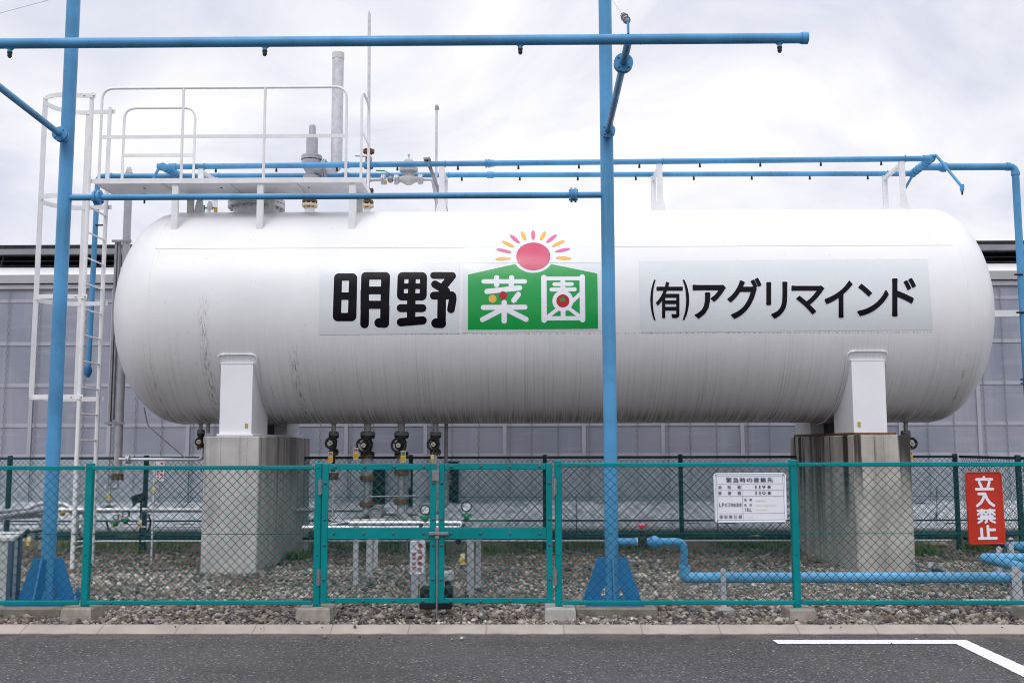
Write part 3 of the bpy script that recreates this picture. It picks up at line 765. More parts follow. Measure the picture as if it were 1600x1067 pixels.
a = MB(); a.bar((x0 - .09, YF - .075, zm), (x0 + .10, YF - .075, zm), .022, .03, (0, 0, 1), .008); a.box((x0 - .03, YF - .078, zm - .05), (x0 + .01, YF - .055, zm + .05), .006); a.build('latch', M['steel'], r)
a = MB(); a.box((x0 - .062, YF - .068, zt - .165), (x0 + .006, YF - .053, zt - .065), .006); a.build('strike_plate', M['steel'], r)
a = MB(); a.cyl((x0 - .010, YF - .062, .02), (x0 - .010, YF - .062, zm), .008, 8); a.build('drop_bolt', M['steel'], r)

# concrete feet of the fence posts, each with its own block
def fence_block(x, label, w=.145, hz=.135, m='block', dy=0):
    a = MB(); a.prism([(x - w, YF - .125, -.03), (x + w, YF - .125, -.03), (x + w, YF + .20, -.03), (x - w, YF + .20, -.03)], (0, 0, .001))
    vs = [(x + sx * w * k, YF + (.20 if sy > 0 else -.125) * (k if sy < 0 else 1), z) for z, k in ((-.03, 1.03), (hz - .015, .97), (hz, .90)) for sx, sy in ((-1, -1), (1, -1), (1, 1), (-1, 1))]
    g = MB(); g.add(vs, [(8, 9, 10, 11)] + [(4 * l + j, 4 * l + (j + 1) % 4, 4 * l + 4 + (j + 1) % 4, 4 * l + 4 + j) for l in range(2) for j in range(4)])
    return g.build('footing_block', M[m], None, (x, YF, 0), label=label, cat='concrete block', group='concrete feet of the front fence posts')
fence_block(PL[1] - .03, 'concrete foot of the teal post beside the left blue pole')
fence_block(PL[2] - .01, 'concrete foot of the post on the hinge side of the left gate leaf', .16)
fence_block(PR[0] + .01, 'pale streaked concrete foot of the post right of the gate', .145, .135, 'block_pale')
fence_block(PR[1] + .02, 'concrete foot of the post between the two warning signs', .125, .125)
fence_block(PR[2], 'concrete foot of the last teal post at the right edge')
g = MB(); p = onz(686, 958, 0); g.lathe((p.x, p.y, -.02), (0, 0, 1), [(0, .085), (.045, .075), (.055, .06), (.055, 0)], 18)
g.build('drop_bolt_socket', M['block_pale'], None, (p.x, p.y, 0), label='small round concrete socket in the gravel under the gate drop bolt', cat='bolt socket')

# ================================================================ THE TANK
def make_tank():
    r = thing('storage_tank', 'huge white horizontal gas tank with rounded ends, rain streaks and company lettering', 'gas tank', ((TX0 + TX1) / 2, TY, TZ - TR))
    prof = []; n = 22
    for i in range(n + 1):
        t = pi / 2 * i / n; prof.append((TX0 - TA0 * cos(t), TR * sin(t)))
    for i in range(1, 24): prof.append((TX0 + (TX1 - TX0) * i / 24, TR))
    for i in range(n + 1):
        t = pi / 2 * i / n; prof.append((TX1 + TA1 * sin(t), TR * cos(t)))
    g = MB(); k = 128; vs = []; fs = []
    for x, rr in prof:
        for j in range(k):
            a = 2 * pi * j / k; vs.append((x, TY + rr * cos(a), TZ + rr * sin(a)))
    for i in range(len(prof) - 1):
        for j in range(k): fs.append((i * k + j, i * k + (j + 1) % k, (i + 1) * k + (j + 1) % k, (i + 1) * k + j))
    g.add(vs, fs, True); g.build('shell', M['tank'], r)
    # weld beads: girth seams and the long seam above the lettering
    seam = paint('weld_bead', (.66, .66, .68), .4, 0, .05, 4)
    def girth(x, rad=.006): 
        g = MB(); g.ring((x, TY, TZ), (1, 0, 0), TR + .0005, rad, 120, 6); g.build('weld_seam', M['tank'], r)
    for x in (TX0, TX1): girth(x, .0022)
    g = MB(); p0, p1 = oncyl(242, 391), oncyl(1489, 381); zz = (p0.z + p1.z) / 2; q = TY - sqrt(TR ** 2 - (zz - TZ) ** 2)
    g.cyl((p0.x, q, zz), (p1.x, q, zz), .0038, 6); g.build('weld_seam', seam, r)
    # saddles with reinforcing pads
    for px0, px1, yt, bp in ((343.5, 393.5, 563, 'steel'), (1333, 1385, 558, 'rust')):
        YC = 13.10
        x0, x1 = at(px0, 640, YC).x, at(px1, 640, YC).x; xc = (x0 + x1) / 2
        zt = at(px0, yt + 4, YC).z; pw = .046
        a_top = math.asin((at(px0, yt - 10, 13.1).z - TZ) / TR)
        g = MB(); nx, na = 10, 60; R2 = TR + .014; vs = []; fs = []
        a0, a1 = pi - a_top, 2 * pi + a_top
        q_ = [0, .004, .009, .015, .023, .033, .047]; A = [a0 + v_ for v_ in q_] + [a0 + .047 + (a1 - a0 - .094) * i / (na - 13 + 1) for i in range(1, na - 13 + 1)] + [a1 - v_ for v_ in q_[::-1]]; na = len(A) - 1
        for a in A:
            d = min(a - a0, a1 - a) * TR; rc = .07; ins = 0 if d > rc else rc - sqrt(max(0, rc * rc - (rc - d) ** 2))
            for j in range(nx + 1):
                x = (x0 - pw + ins) + (x1 - x0 + 2 * pw - 2 * ins) * j / nx; vs.append((x, TY + R2 * cos(a), TZ + R2 * sin(a)))
        for i in range(na):
            for j in range(nx): fs.append((i * (nx + 1) + j, i * (nx + 1) + j + 1, (i + 1) * (nx + 1) + j + 1, (i + 1) * (nx + 1) + j))
        g.add(vs, fs, True)
        edge = [Vector(vs[i * (nx + 1)]) for i in range(na, -1, -1)] + [Vector(vs[j]) for j in range(nx + 1)] + [Vector(vs[i * (nx + 1) + nx]) for i in range(na + 1)]
        g.tube(edge, .011, 6); g.build('reinforcing_pad', M['tank'], r)
        for sgn in (-1, 1):
            sdl = MB()
            y0 = TY + sgn * (TY - YC); y1 = TY + sgn * (TY - 13.92)
            pts = [(x0, y0, PZ + .028), (x0, y0, zt)]
            zz0 = TZ - sqrt(max((TR + .012) ** 2 - (y1 - TY) ** 2, 0)); yy = TY + sgn * sqrt((TR + .012) ** 2 - (zt - TZ) ** 2)
            ta = atan2(zt - TZ, yy - TY); tb = atan2(zz0 - TZ, y1 - TY)
            if ta > 0: ta -= 2 * pi
            if tb > 0: tb -= 2 * pi
            for i in range(13):
                t = ta + (tb - ta) * i / 12; pts.append((x0, TY + (TR + .012) * cos(t), TZ + (TR + .012) * sin(t)))
            pts.append((x0, y1, PZ + .028))
            sdl.prism(pts, (x1 - x0, 0, 0))
            sdl.box((x0 - .012, min(y0, y0 - sgn * .02) - .006, zt - .014), (x1 + .012, max(y0, y0 - sgn * .02) + .006, zt + .002), .004)
            so_ = sdl.build('saddle', M['white_soft'], r)
            if sgn < 0: front_saddle = so_
        so_ = front_saddle
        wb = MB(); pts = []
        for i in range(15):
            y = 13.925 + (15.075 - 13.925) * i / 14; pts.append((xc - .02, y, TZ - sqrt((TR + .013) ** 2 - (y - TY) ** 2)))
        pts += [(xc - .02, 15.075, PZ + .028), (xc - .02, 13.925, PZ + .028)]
        wb.prism(pts, (.04, 0, 0)); wb.build('web', M['black_iron'], so_)  # near-black colour puts the shade between the saddle columns into the web
        b = MB(); e_ = .10 if bp == 'rust' else .03
        b.box((x0 - .02, 13.07 - .015, PZ - .004), (x1 + e_, 15.95, PZ + .027), .004)
        b.build('base_plate', M['rust'] if bp == 'rust' else M['white_soft'], so_)
        b = MB(); lx = x1 - .085 if bp == 'steel' else x0 + .05
        b.box((lx, YC - .004, PZ + .10), (lx + .04, YC + .002, PZ + .165)); b.build('rating_plate', M['brass'], so_)
    # manhole on the crown behind the platform
    pm = at(401, 322, TY); zc = TZ + TR
    g = MB(); g.lathe((pm.x, TY, zc - .06), (0, 0, 1), [(0, .335), (.155, .335)], 36); mo = g.build('manhole', M['white'], r)
    g = MB(); g.lathe((pm.x, TY, zc + .09), (0, 0, 1), [(0, .33), (0, .415), (.055, .415), (.06, .40), (.068, .40), (.068, .415), (.125, .415), (.13, .405), (.13, 0)], 40)
    for i in range(20):
        a = 2 * pi * i / 20; g.cyl((pm.x + .375 * cos(a), TY + .375 * sin(a), zc + .06), (pm.x + .375 * cos(a), TY + .375 * sin(a), zc + .25), .022, 6)
    g.build('flange', M['regulator'], mo)
    # stub nozzles carrying the equipment above and below
    for px, w, h in ((484, .075, .10), (573.5, .05, .10), (326, .03, .10)):
        p = at(px, 328, TY); g = MB(); g.cyl((p.x, TY, zc - .05), (p.x, TY, zc + h), w, 18); g.build('nozzle_stub', M['white'], r)
    for px, w in ((521.5, .032), (574.5, .052), (627, .052), (680.5, .043), (1415.5, .03), (313.5, .028), (325, .028)):
        p = at(px, 668, TY); g = MB(); g.cyl((p.x, TY, TZ - TR + .06), (p.x, TY, at(600, 676, TY).z), w, 18)
        g.lathe((p.x, TY, TZ - TR - .005), (0, 0, 1), [(0, w + .012), (.03, w + .03)], 18); g.build('nozzle_stub', paint('pale_grey_stub', (.42, .42, .42), .5, 0, .08, 8), r)
    # ---------------- lettering films: wrapped on the shell
    def panel(pts, name, m, off, step=6):
        g = MB(); xs = [p[0] for p in pts]; ys = [p[1] for p in pts]
        n1_, n2_ = 16, 28
        P = lambda u, v: ((pts[0][0] * (1 - u) + pts[1][0] * u) * (1 - v) + (pts[3][0] * (1 - u) + pts[2][0] * u) * v,
                          (pts[0][1] * (1 - u) + pts[1][1] * u) * (1 - v) + (pts[3][1] * (1 - u) + pts[2][1] * u) * v)
        vs = [oncyl(*P(i / n1_, j / n2_), off) for i in range(n1_ + 1) for j in range(n2_ + 1)]
        fs = [(i * (n2_ + 1) + j, i * (n2_ + 1) + j + 1, (i + 1) * (n2_ + 1) + j + 1, (i + 1) * (n2_ + 1) + j) for i in range(n1_) for j in range(n2_)]
        g.add(vs, fs, True); return g.build(name, m, r)
    pA = panel([(500, 413.5), (718, 410), (717, 521), (498.5, 523)], 'sign_film', M['film'], .003)
    pB = panel([(724, 412), (944, 410.5), (945, 517), (722.5, 520)], 'sign_film', M['film'], .003)
    pC = panel([(727, 357), (942, 356), (944, 410), (724, 411.3)], 'sign_film', M['film_clear'], .003)
    pD = panel([(998.5, 408), (1449, 404.5), (1457.5, 515.5), (1001, 519.5)], 'sign_film', M['film'], .003)
    sA = 6.957
    def A(p): return (500 + p[0] / sA, 410 + p[1] / sA)
    def big(X, Y):
        def cp(pts, rr): return chain(X, Y, [A(p) for p in pts], rr / sA)
        def pg(pts, rr=0): return poly(X, Y, [A(p) for p in pts], rr / sA)
        def sub(f, *hs):
            for h in hs: f = np.maximum(f, -pg(h, 3))
            return f
        f = sub(pg([(152, 118), (405, 118), (396, 640), (138, 640)], 55), [(240, 200), (315, 200), (310, 325), (236, 325)], [(235, 408), (308, 408), (303, 548), (230, 548)])
        t = sub(pg([(448, 105), (762, 105), (752, 506), (440, 506)], 50), [(538, 188), (664, 188), (662, 262), (535, 262)], [(533, 347), (661, 347), (659, 416), (531, 416)])
        t = np.minimum(t, pg([(440, 300), (533, 300), (532, 520), (439, 520)])); t = np.minimum(t, pg([(659, 300), (755, 300), (753, 520), (657, 520)]))
        t = np.minimum(t, cp([(488, 480), (484, 669)], 47)); t = np.minimum(t, cp([(706, 480), (702, 655)], 50)); t = np.minimum(t, cp([(643, 656), (700, 660)], 52))
        f = np.minimum(f, t)
        t = sub(pg([(843, 105), (1164, 105), (1160, 415), (836, 415)], 58), [(918, 183), (962, 183), (960, 228), (916, 228)], [(1042, 183), (1086, 183), (1086, 228), (1040, 228)], [(914, 290), (957, 290), (955, 335), (912, 335)], [(1039, 290), (1084, 290), (1083, 335), (1037, 335)])
        t = np.minimum(t, pg([(946, 390), (1039, 390), (1037, 640), (944, 640)])); t = np.minimum(t, cp([(878, 497), (1113, 497)], 44)); t = np.minimum(t, cp([(880, 650), (1115, 630)], 46))
        f = np.minimum(f, t)
        t = cp([(1236, 142), (1432, 143)], 38); t = np.minimum(t, cp([(1436, 147), (1332, 275)], 42)); t = np.minimum(t, cp([(1250, 238), (1372, 312)], 42))
        t = np.minimum(t, cp([(1238, 362), (1432, 358)], 44)); t = np.minimum(t, cp([(1440, 365), (1443, 400), (1424, 510)], 42))
        t = np.minimum(t, cp([(1324, 380), (1320, 660)], 47)); t = np.minimum(t, cp([(1262, 660), (1318, 662)], 53))
        return np.minimum(f, t)
    g = MB(); flat(g, lambda X, Y: big(X, Y) - 1.3, (516, 422, 716, 516), .5, lambda x, y: oncyl(x, y, .005)); lo = g.build('lettering', M['ink_black'], pA)
    lo.data.materials.clear(); lo.data.materials.append(M['film_white']); lo.name = 'letter_outline'
    g = MB(); flat(g, big, (516, 422, 716, 516), .4, lambda x, y: oncyl(x, y, .007)); g.build('lettering', M['ink_black'], pA)
    sB = 5.926
    def B(p): return (720 + p[0] / sB, 350 + p[1] / sB)
    ring_c = B((671, 298))
    def house(X, Y, k=0.0):
        f = poly(X, Y, [B(p) for p in ((66, 468), (505, 370), (835, 370), (1265, 458), (1272, 970), (66, 980))]) - k
        return np.maximum(f, -ell(X, Y, ring_c, 187 / sB, 155 / sB))
    bx = (728, 355, 938, 519)
    g = MB(); flat(g, lambda X, Y: house(X, Y, .9), bx, .5, lambda x, y: oncyl(x, y, .005)); g.build('logo_outline', M['film_white'], pB)
    g = MB(); flat(g, house, bx, .5, lambda x, y: oncyl(x, y, .007)); g.build('logo_house', M['logo_green'], pB)
    g = MB(); flat(g, lambda X, Y: ell(X, Y, ring_c, 157 / sB, 126 / sB), bx, .5, lambda x, y: oncyl(x, y, .009)); g.build('logo_sun', M['logo_pink'], pB)
    rays_y = [((392, 322), 72, 16, -3), ((438, 186), 64, 15, 26), ((581, 110), 48, 18, 64), ((760, 110), 48, 18, -60), ((903, 181), 66, 15, -25), ((950, 316), 73, 15, 3)]
    rays_p = [((400, 248), 71, 15, 12), ((500, 139), 58, 17, 40), ((670, 102), 45, 18, 90), ((840, 136), 60, 17, -38), ((942, 243), 72, 15, -12)]
    def rr_(lst):
        def f(X, Y):
            o = None
            for c, a, b, d in lst:
                e1 = ell(X, Y, B(c), a / sB, b / sB, d); o = e1 if o is None else np.minimum(o, e1)
            return o
        return f
    g = MB(); flat(g, rr_(rays_y), bx, .4, lambda x, y: oncyl(x, y, .006)); g.build('logo_rays', M['logo_yellow'], pC)
    g = MB(); flat(g, rr_(rays_p), bx, .4, lambda x, y: oncyl(x, y, .006)); g.build('logo_rays', M['logo_magenta'], pC)
    def kanji(X, Y):
        def cp(pts, rr): return chain(X, Y, [B(p) for p in pts], rr / sB)
        L = [cp([(212, 532), (592, 532)], 21), cp([(331, 499), (331, 562)], 25), cp([(470, 499), (468, 575)], 25), cp([(243, 625), (545, 592)], 24), cp([(533, 652), (491, 708)], 24),
             cp([(402, 728), (402, 897)], 25), cp([(208, 773), (594, 770)], 23), cp([(385, 790), (202, 885)], 24), cp([(420, 790), (604, 883)], 24),
             cp([(769, 496), (772, 890)], 25), cp([(1124, 492), (1128, 886)], 25), cp([(769, 506), (1124, 504)], 18), cp([(772, 874), (1128, 872)], 20),
             cp([(866, 558), (1028, 556)], 18), cp([(945, 512), (945, 640)], 22), cp([(840, 607), (1054, 605)], 19), cp([(895, 790), (800, 862)], 17), cp([(1000, 780), (1108, 862)], 17),
             cp([(1022, 728), (1112, 640)], 17), cp([(947, 800), (947, 870)], 22)]
        f = L[0]
        for q in L[1:]: f = np.minimum(f, q)
        return np.minimum(f, ell(X, Y, B((945, 712)), 97 / sB, 97 / sB))
    bk = (746, 424, 920, 512)
    g = MB(); flat(g, kanji, bk, .4, lambda x, y: oncyl(x, y, .009)); g.build('logo_lettering', M['film_white'], pB)
    for c, rad, m in (((294, 693), 37, 'logo_yellow'), ((391, 660), 37, 'logo_red'), ((945, 712), 60, 'logo_red')):
        g = MB(); flat(g, lambda X, Y: ell(X, Y, B(c), rad / sB, rad / sB), bk, .4, lambda x, y: oncyl(x, y, .011)); g.build('logo_dot', M[m], pB)
    star = [B((943 + (37 if i % 2 == 0 else 15) * sin(pi * i / 5), 700 - (27 if i % 2 == 0 else 10) * cos(pi * i / 5))) for i in range(10)]
    g = MB(); flat(g, lambda X, Y: poly(X, Y, star), bk, .35, lambda x, y: oncyl(x, y, .0135)); g.build('logo_star', M['logo_green'], pB)
    # company name on the right film
    row = [('(', (1016, 437, 1024.5, 500.5)), ('有', (1024.5, 440, 1067, 497)), (')', (1066.5, 437, 1077, 500)), ('ア', (1082, 444.5, 1134.4, 498)), ('グ', (1136, 433.7, 1190, 498.5)),
           ('リ', (1197, 440, 1230.5, 498)), ('マ', (1236.5, 446, 1288.5, 491.5)), ('イ', (1288, 438, 1332.5, 496.5)), ('ン', (1339, 443, 1389, 494)), ('ド', (1393.5, 434, 1431.5, 494.5))]
    g = MB(); h = MB()
    for ch, bxx in row:
        o_ = .004 if ch in '()' else .010
        k_ = .35 if ch in '()' else (.45 if ch == '有' else .95)
        put_glyph(h, ch, bxx, lambda x, y: oncyl(x, y, .005), o_ + .020, 1.2, 16)
        for q, (sx, sy) in enumerate(((-k_, 0), (k_, 0), (0, -k_), (0, k_), (0, 0))):
            put_glyph(g, ch, (bxx[0] + k_ + sx, bxx[1] + k_ + sy, bxx[2] - k_ + sx, bxx[3] - k_ + sy), lambda x, y, q=q: oncyl(x, y, .0085 + .0006 * q), o_, 0, 16)
    h.build('letter_outline', M['film_white'], pD); g.build('lettering', M['ink_black'], pD)
    return r
PZ = at(360, 681, 13.06).z
make_tank()

# ================================================================ PIERS AND PLINTHS
def pier(x0, x1, y0, y1, m, label):
    g = MB(); g.box((x0, y0, -.05), (x1, y1, PZ - .006), .012)
    return g.build('concrete_pier', M[m], None, ((x0 + x1) / 2, (y0 + y1) / 2, 0), label=label, cat='concrete pier', group='concrete piers under the tank')
pier(-4.19, -3.465, 13.03, 16.15, 'pier', 'clean grey concrete pier under the left end of the tank')
pier(at(1334, 800, 13.1).x, at(1424, 800, 13.1).x, 13.03, 16.1, 'pier_stained', 'concrete pier with black rust streaks under the right end of the tank')
# ================================================================ ACCESS PLATFORM AND LADDER
YD0, YD1 = 13.38, 14.12
def make_platform():
    xl, xr = at(147, 282, YD0).x, at(566, 282, YD0).x
    zt, zb = at(300, 278.5, YD0).z, at(300, 286.5, YD0).z
    r = thing('access_platform', 'white steel walkway platform with hand rails on top of the tank', 'platform', ((xl + xr) / 2, (YD0 + YD1) / 2, zt))
    g = MB()
    for y in (YD0, YD1 - .014): g.box((xl, y, zb), (xr, y + .014, zt))
    for x in (xl, xr - .014): g.box((x, YD0 + .014, zb), (x + .014, YD1 - .014, zt))
    g.box((xl + .014, YD0 + .014, zb + .018), (xr - .014, YD1 - .014, zb + .026))
    n = 4
    for i in range(1, n):
        x = xl + (xr - xl) * i / n; g.box((x - .01, YD0 + .014, zb - .012), (x + .01, YD1 - .014, zb + .018))
    g.box((xl - .14, YD0 + .005, zb + .01), (xl, YD0 + .013, zt - .004))
    de = g.build('deck', M['white'], r)
    h = MB()
    for px, py in ((203, 288), (343, 288), (463, 288), (225, 297), (345, 297), (482, 297)):
        p = at(px, py, YD0 + (.03 if py < 290 else .3)); h.cyl((p.x, p.y + .02, zb + .012), (p.x, p.y + .02, zb + .0178), .017, 10)
    h.build('drain_hole', M['dark_hole'], de)
    for px in (271, 404, 548):
        p = oncyl(px + 1.5, 357); x = p.x
        g = MB(); g.box((x - .045, YD0 + .02, p.z - .05), (x + .045, YD0 + .075, zb - .03), .006); g.box((x - .04, YD0 + .02, zb - .03), (x + .04, YD0 + .06, zb - .002)); g.build('leg', M['white'], r)
        y = YD1 - .07; z = TZ + sqrt(TR ** 2 - (y - TY) ** 2)
        g = MB(); g.box((x - .045, y - .028, z - .05), (x + .045, y + .028, zb - .002), .006); g.build('leg', M['off_white'], r)
    # front hand rail
    R_ = .019
    def X(px, y, Y): return at(px, y, Y).x
    def Z(px, y, Y): return at(px, y, Y).z
    y = YD0 + .03; x0, x1 = X(157, 220, y), X(541, 220, y); zt2, zm = Z(413, 137, y), Z(413, 213, y)
    g = MB(); g.tube(bend([(x0, y, zt), (x0, y, zt2), (x1, y, zt2), (x1, y, zt)], .17), R_, 10)
    for px in (285, 413): g.cyl((X(px, 210, y), y, zt), (X(px, 210, y), y, zt2), R_, 10)
    g.bar((x0, y, zm), (x1, y, zm), .012, .048); g.build('front_railing', M['white'], r)
    y = YD1 - .04; x0, x1 = X(193, 220, y), X(304, 220, y); zt3, zm = Z(250, 169, y), Z(250, 243, y)
    g = MB(); g.tube(bend([(x0, y, zt), (x0, y, zt3), (x1, y, zt3), (x1, y, zt)], .17), R_, 10)
    g.bar((x0, y, zm), (x1, y, zm), .012, .048); g.build('rear_railing', M['white'], r)
    x = xr - .03; ya, yb = YD0 + .06, YD1 - .04; z2 = at(556, 140, ya).z
    g = MB(); g.tube(bend([(x, ya, zt), (x, ya, z2), (x, yb, z2), (x, yb, zt)], .16), R_, 10)
    g.bar((x, ya, (zt + z2) / 2 + .05), (x, yb, (zt + z2) / 2 + .05), .012, .048); g.build('end_railing', M['white'], r)
    return r, xl, zt
plat, PXL, PZT = make_platform()

LX = -6.0; LY0, LY1 = 13.36, 13.96
def make_ladder():
    r = thing('caged_ladder', 'tall white steel ladder with round safety cage behind the left blue pole', 'ladder', (LX, (LY0 + LY1) / 2, 0))
    ztop = at(147, 148, LY0).z
    for y in (LY0, LY1):
        g = MB(); g.cyl((LX, y, 0), (LX, y, ztop + .02), .029, 12); g.build('rail', M['white'], r)
    z = .30
    while z < PZT - .05:
        g = MB(); g.cyl((LX, LY0, z), (LX, LY1, z), .013, 8); g.build('rung', M['white'], r); z += .356
    yc = (LY0 + LY1) / 2; hw = .37; L = .40
    def hoop_pt(t):   # t -1..1 round the cage
        a = t * pi / 2 * 1.0
        return (LX - L - hw * cos(a), yc - hw * sin(a))
    for py in (151, 307, 464, 620):
        z = at(147 if py < 200 else 140, py, LY0).z
        pts = [(LX + .06, LY0 - .035), (LX - .05, LY0 - .035), (LX - L, LY0 - .07)] + [hoop_pt(1 - i / 10) for i in range(1, 20)] + [(LX - L, LY1 + .07), (LX - .05, LY1 + .035), (LX + .06, LY1 + .035)]
        g = MB()
        for a, b in zip(pts[:-1], pts[1:]):
            d = Vector((b[0] - a[0], b[1] - a[1], 0)).normalized() * .004
            g.bar((a[0] - d.x, a[1] - d.y, z), (b[0] + d.x, b[1] + d.y, z), .010, .062)
        ho = g.build('hoop', M['white'], r)
        b = MB()
        for y, s in ((LY0 - .045, -1), (LY1 + .045, 1)):
            for x in (LX - .09, LX + .04): b.ball((x, y, z), .014, 8, 5)
        b.build('bolt', M['galv'], ho)
    z1 = at(147, 154, LY0).z; z0 = at(140, 618, LY0).z
    for t in (0, .5, -.5, None, 9):
        if t is None: x, y, w, d = LX - L + .05, LY0 - .072, (.062, .008), 0
        elif t == 9: x, y, w, d = LX - L + .05, LY1 + .072, (.062, .008), 0
        else:
            x, y = hoop_pt(t); w = (.062, .008); d = t * pi / 2
        g = MB(); ang = pi / 2 - d if t not in (None, 9) else 0
        ax = Vector((cos(ang), sin(ang), 0)); ay = Vector((-sin(ang), cos(ang), 0))
        c = Vector((x, y, (z0 + z1) / 2)) + (Vector((-cos(d), -sin(d), 0)) * .010 if t not in (None, 9) else Vector((0, 0, 0)))
        g.obox(c, (w[0] / 2, w[1] / 2, (z1 - z0) / 2 + .02), ax, ay, Vector((0, 0, 1))); g.build('cage_strip', M['white'], r)
make_ladder()

# ================================================================ BLUE SPRAY FRAME
YP = 10.15
def blue_post(px, py, label):
    x = at(px, py, YP).x
    r = thing('blue_post', label, 'pipe post', (x, YP, .1), 'blue pipe posts of the spray frame')
    g = MB(); g.cyl((x, YP, .10), (x, YP, 6.95), .069, 28); g.build('pole', M['blue'], r)
    g = MB(); g.box((x - .285, YP - .29, .095), (x + .285, YP + .29, .118), .004)
    for sx in (-1, 1):
        for sy in (-1, 1): g.cyl((x + sx * .24, YP + sy * .24, .1), (x + sx * .24, YP + sy * .24, .165), .02, 8)
    g.build('base_plate', M['blue_deep'], r)
    for k in range(4):
        a = k * pi / 2; d = Vector((cos(a), sin(a), 0)); n = Vector((-sin(a), cos(a), 0)); o = Vector((x, YP, 0))
        pts = [o + d * q + Vector((0, 0, z)) - n * .009 for q, z in ((.066, .27), (.085, .235), (.105, .18), (.135, .118), (.275, .118), (.275, .16), (.145, .53), (.066, .53))]
        g = MB(); g.prism(pts, n * .018); g.build('gusset', M['blue_deep'], r)
    return r, x
pl, xpl = blue_post(101, 310, 'left blue pipe post with gusset foot in front of the ladder')
pr, xpr = blue_post(949, 310, 'right blue pipe post with gusset foot crossing the tank lettering')
def plinth(x, w0, w1, label):
    g = MB(); g.box((x - w0, 9.75, -.05), (x + w1, 10.56, .094), .012); g.box((x - w0 + .05, 9.82, .09), (x + w1 - .05, 10.5, .0965), .001)
    return g.build('concrete_plinth', M['plinth'], None, (x, YP, 0), label=label, cat='concrete plinth', group='concrete plinths of the blue posts')
plinth(xpl, .58, .33, 'weathered concrete plinth under the left blue post')
plinth(xpr, .385, .40, 'weathered concrete plinth under the right blue post')

def flange_pair(mb, c, ax, r, t=.02, gap=.022, nb=4):
    c, ax = V(c), V(ax).normalized(); u, w = frame(ax)
    for s in (-1, 1): mb.cyl(c + ax * s * (gap / 2), c + ax * s * (gap / 2 + t), r, 24)
    mb.cyl(c - ax * gap / 2, c + ax * gap / 2, r * .8, 20)
    for i in range(nb):
        a = 2 * pi * (i + .5) / nb; p = c + (u * cos(a) + w * sin(a)) * r * .74
        mb.cyl(p - ax * (gap / 2 + t + .016), p + ax * (gap / 2 + t + .016), r * .12, 6)
    return mb
# the tie pipe between the two posts
def tie_pipe():
    z0, z1 = at(300, 308, YP).z, at(800, 305.5, YP).z; z = (z0 + z1) / 2
    r = thing('tie_pipe', 'thin blue pipe with two flanges tying the two blue posts across the tank', 'pipe', ((xpl + xpr) / 2, YP, z))
    g = MB(); g.cyl((xpl + .06, YP, z), (xpr - .06, YP, z), .032, 14); g.build('pipe', M['blue'], r)
    for px in (153, 896):
        x = at(px, 308, YP).x; g = MB(); flange_pair(g, (x, YP, z), (1, 0, 0), .078); g.build('flange', M['blue'], r)
    for px in (245,):
        p = at(px, 318, YP); g = MB()
tie_pipe()
# big overhead pipe with four nozzles, held out towards the road on two flanged arms
YO = 7.95
def overhead():
    pa, pb = at(0, 68.5, YO), at(1262, 60, YO)
    dx = pb - pa; x_left = xpl - .55; a = pa + dx * ((x_left - pa.x) / dx.x)
    r = thing('overhead_spray_pipe', 'long blue overhead pipe with four dangling nozzles crossing the sky', 'spray pipe', ((a.x + pb.x) / 2, YO, pa.z))
    def zz(x): return pa.z + dx.z * (x - pa.x) / dx.x
    g = MB(); g.cyl((a.x, YO, zz(a.x)), (pb.x - .02, YO, zz(pb.x)), .043, 20)
    for px in (971, 1001): 
        x = at(px, 62, YO).x; g.cyl((x - .004, YO, zz(x)), (x + .004, YO, zz(x)), .0445, 20)
    g.build('pipe', M['blue'], r)
    g = MB(); x1 = pb.x
    g.cyl((x1 - .052, YO, zz(x1)), (x1, YO, zz(x1)), .050, 20); g.cyl((x1 - .062, YO, zz(x1)), (x1 - .053, YO, zz(x1)), .046, 20); g.build('end_cap', M['blue'], r)
    for px in (16, 414, 813, 1218):
        p = at(px, 70, YO); z = zz(p.x)
        g = MB(); g.cyl((p.x, YO, z - .03), (p.x, YO, z - .075), .019, 12); g.lathe((p.x, YO, z - .042), (0, 0, -1), [(0, .034), (.006, .027), (.012, .02)], 14); no = g.build('nozzle', M['blue'], r)
        g = MB(); g.cyl((p.x, YO, z - .074), (p.x, YO, z - .084), .021, 10); g.cyl((p.x, YO, z - .084), (p.x, YO, z - .112), .0185, 10); g.cyl((p.x, YO, z - .112), (p.x, YO, z - .122), .012, 10); g.build('tip', M['nozzle'], no)
    for x, fl in ((xpr, [(952, 208), (974, 104)]), (xpl, [(88, 214)])):
        za = at(952, 208, YP - .12).z; zb = zz(x) - .02
        A, B_ = Vector((x, YP - .06, za)), Vector((x, YO, zb))
        g = MB(); g.cyl(A, B_, .033, 14)
        d = (B_ - A); 
        flange_pair(g, A + d.normalized() * .10, d, .075)
        q = atX(974, 104, x) if x > 0 else None
        t = ((q.y - A.y) / d.y) if q is not None else .55
        if x > 0: flange_pair(g, A + d * t, d, .083)
        g.build('support_arm', M['blue'], r)
    for x in (xpr, xpl):
        g = MB(); z = zz(x); g.box((x - .008, YO - .03, z + .04), (x + .008, YO + .03, z + .15)); g.ring((x, YO, z + .145), (1, 0, 0), .026, .007, 16, 6); g.build('guy_eye', M['blue'], r)
    return zz
ozz = overhead()
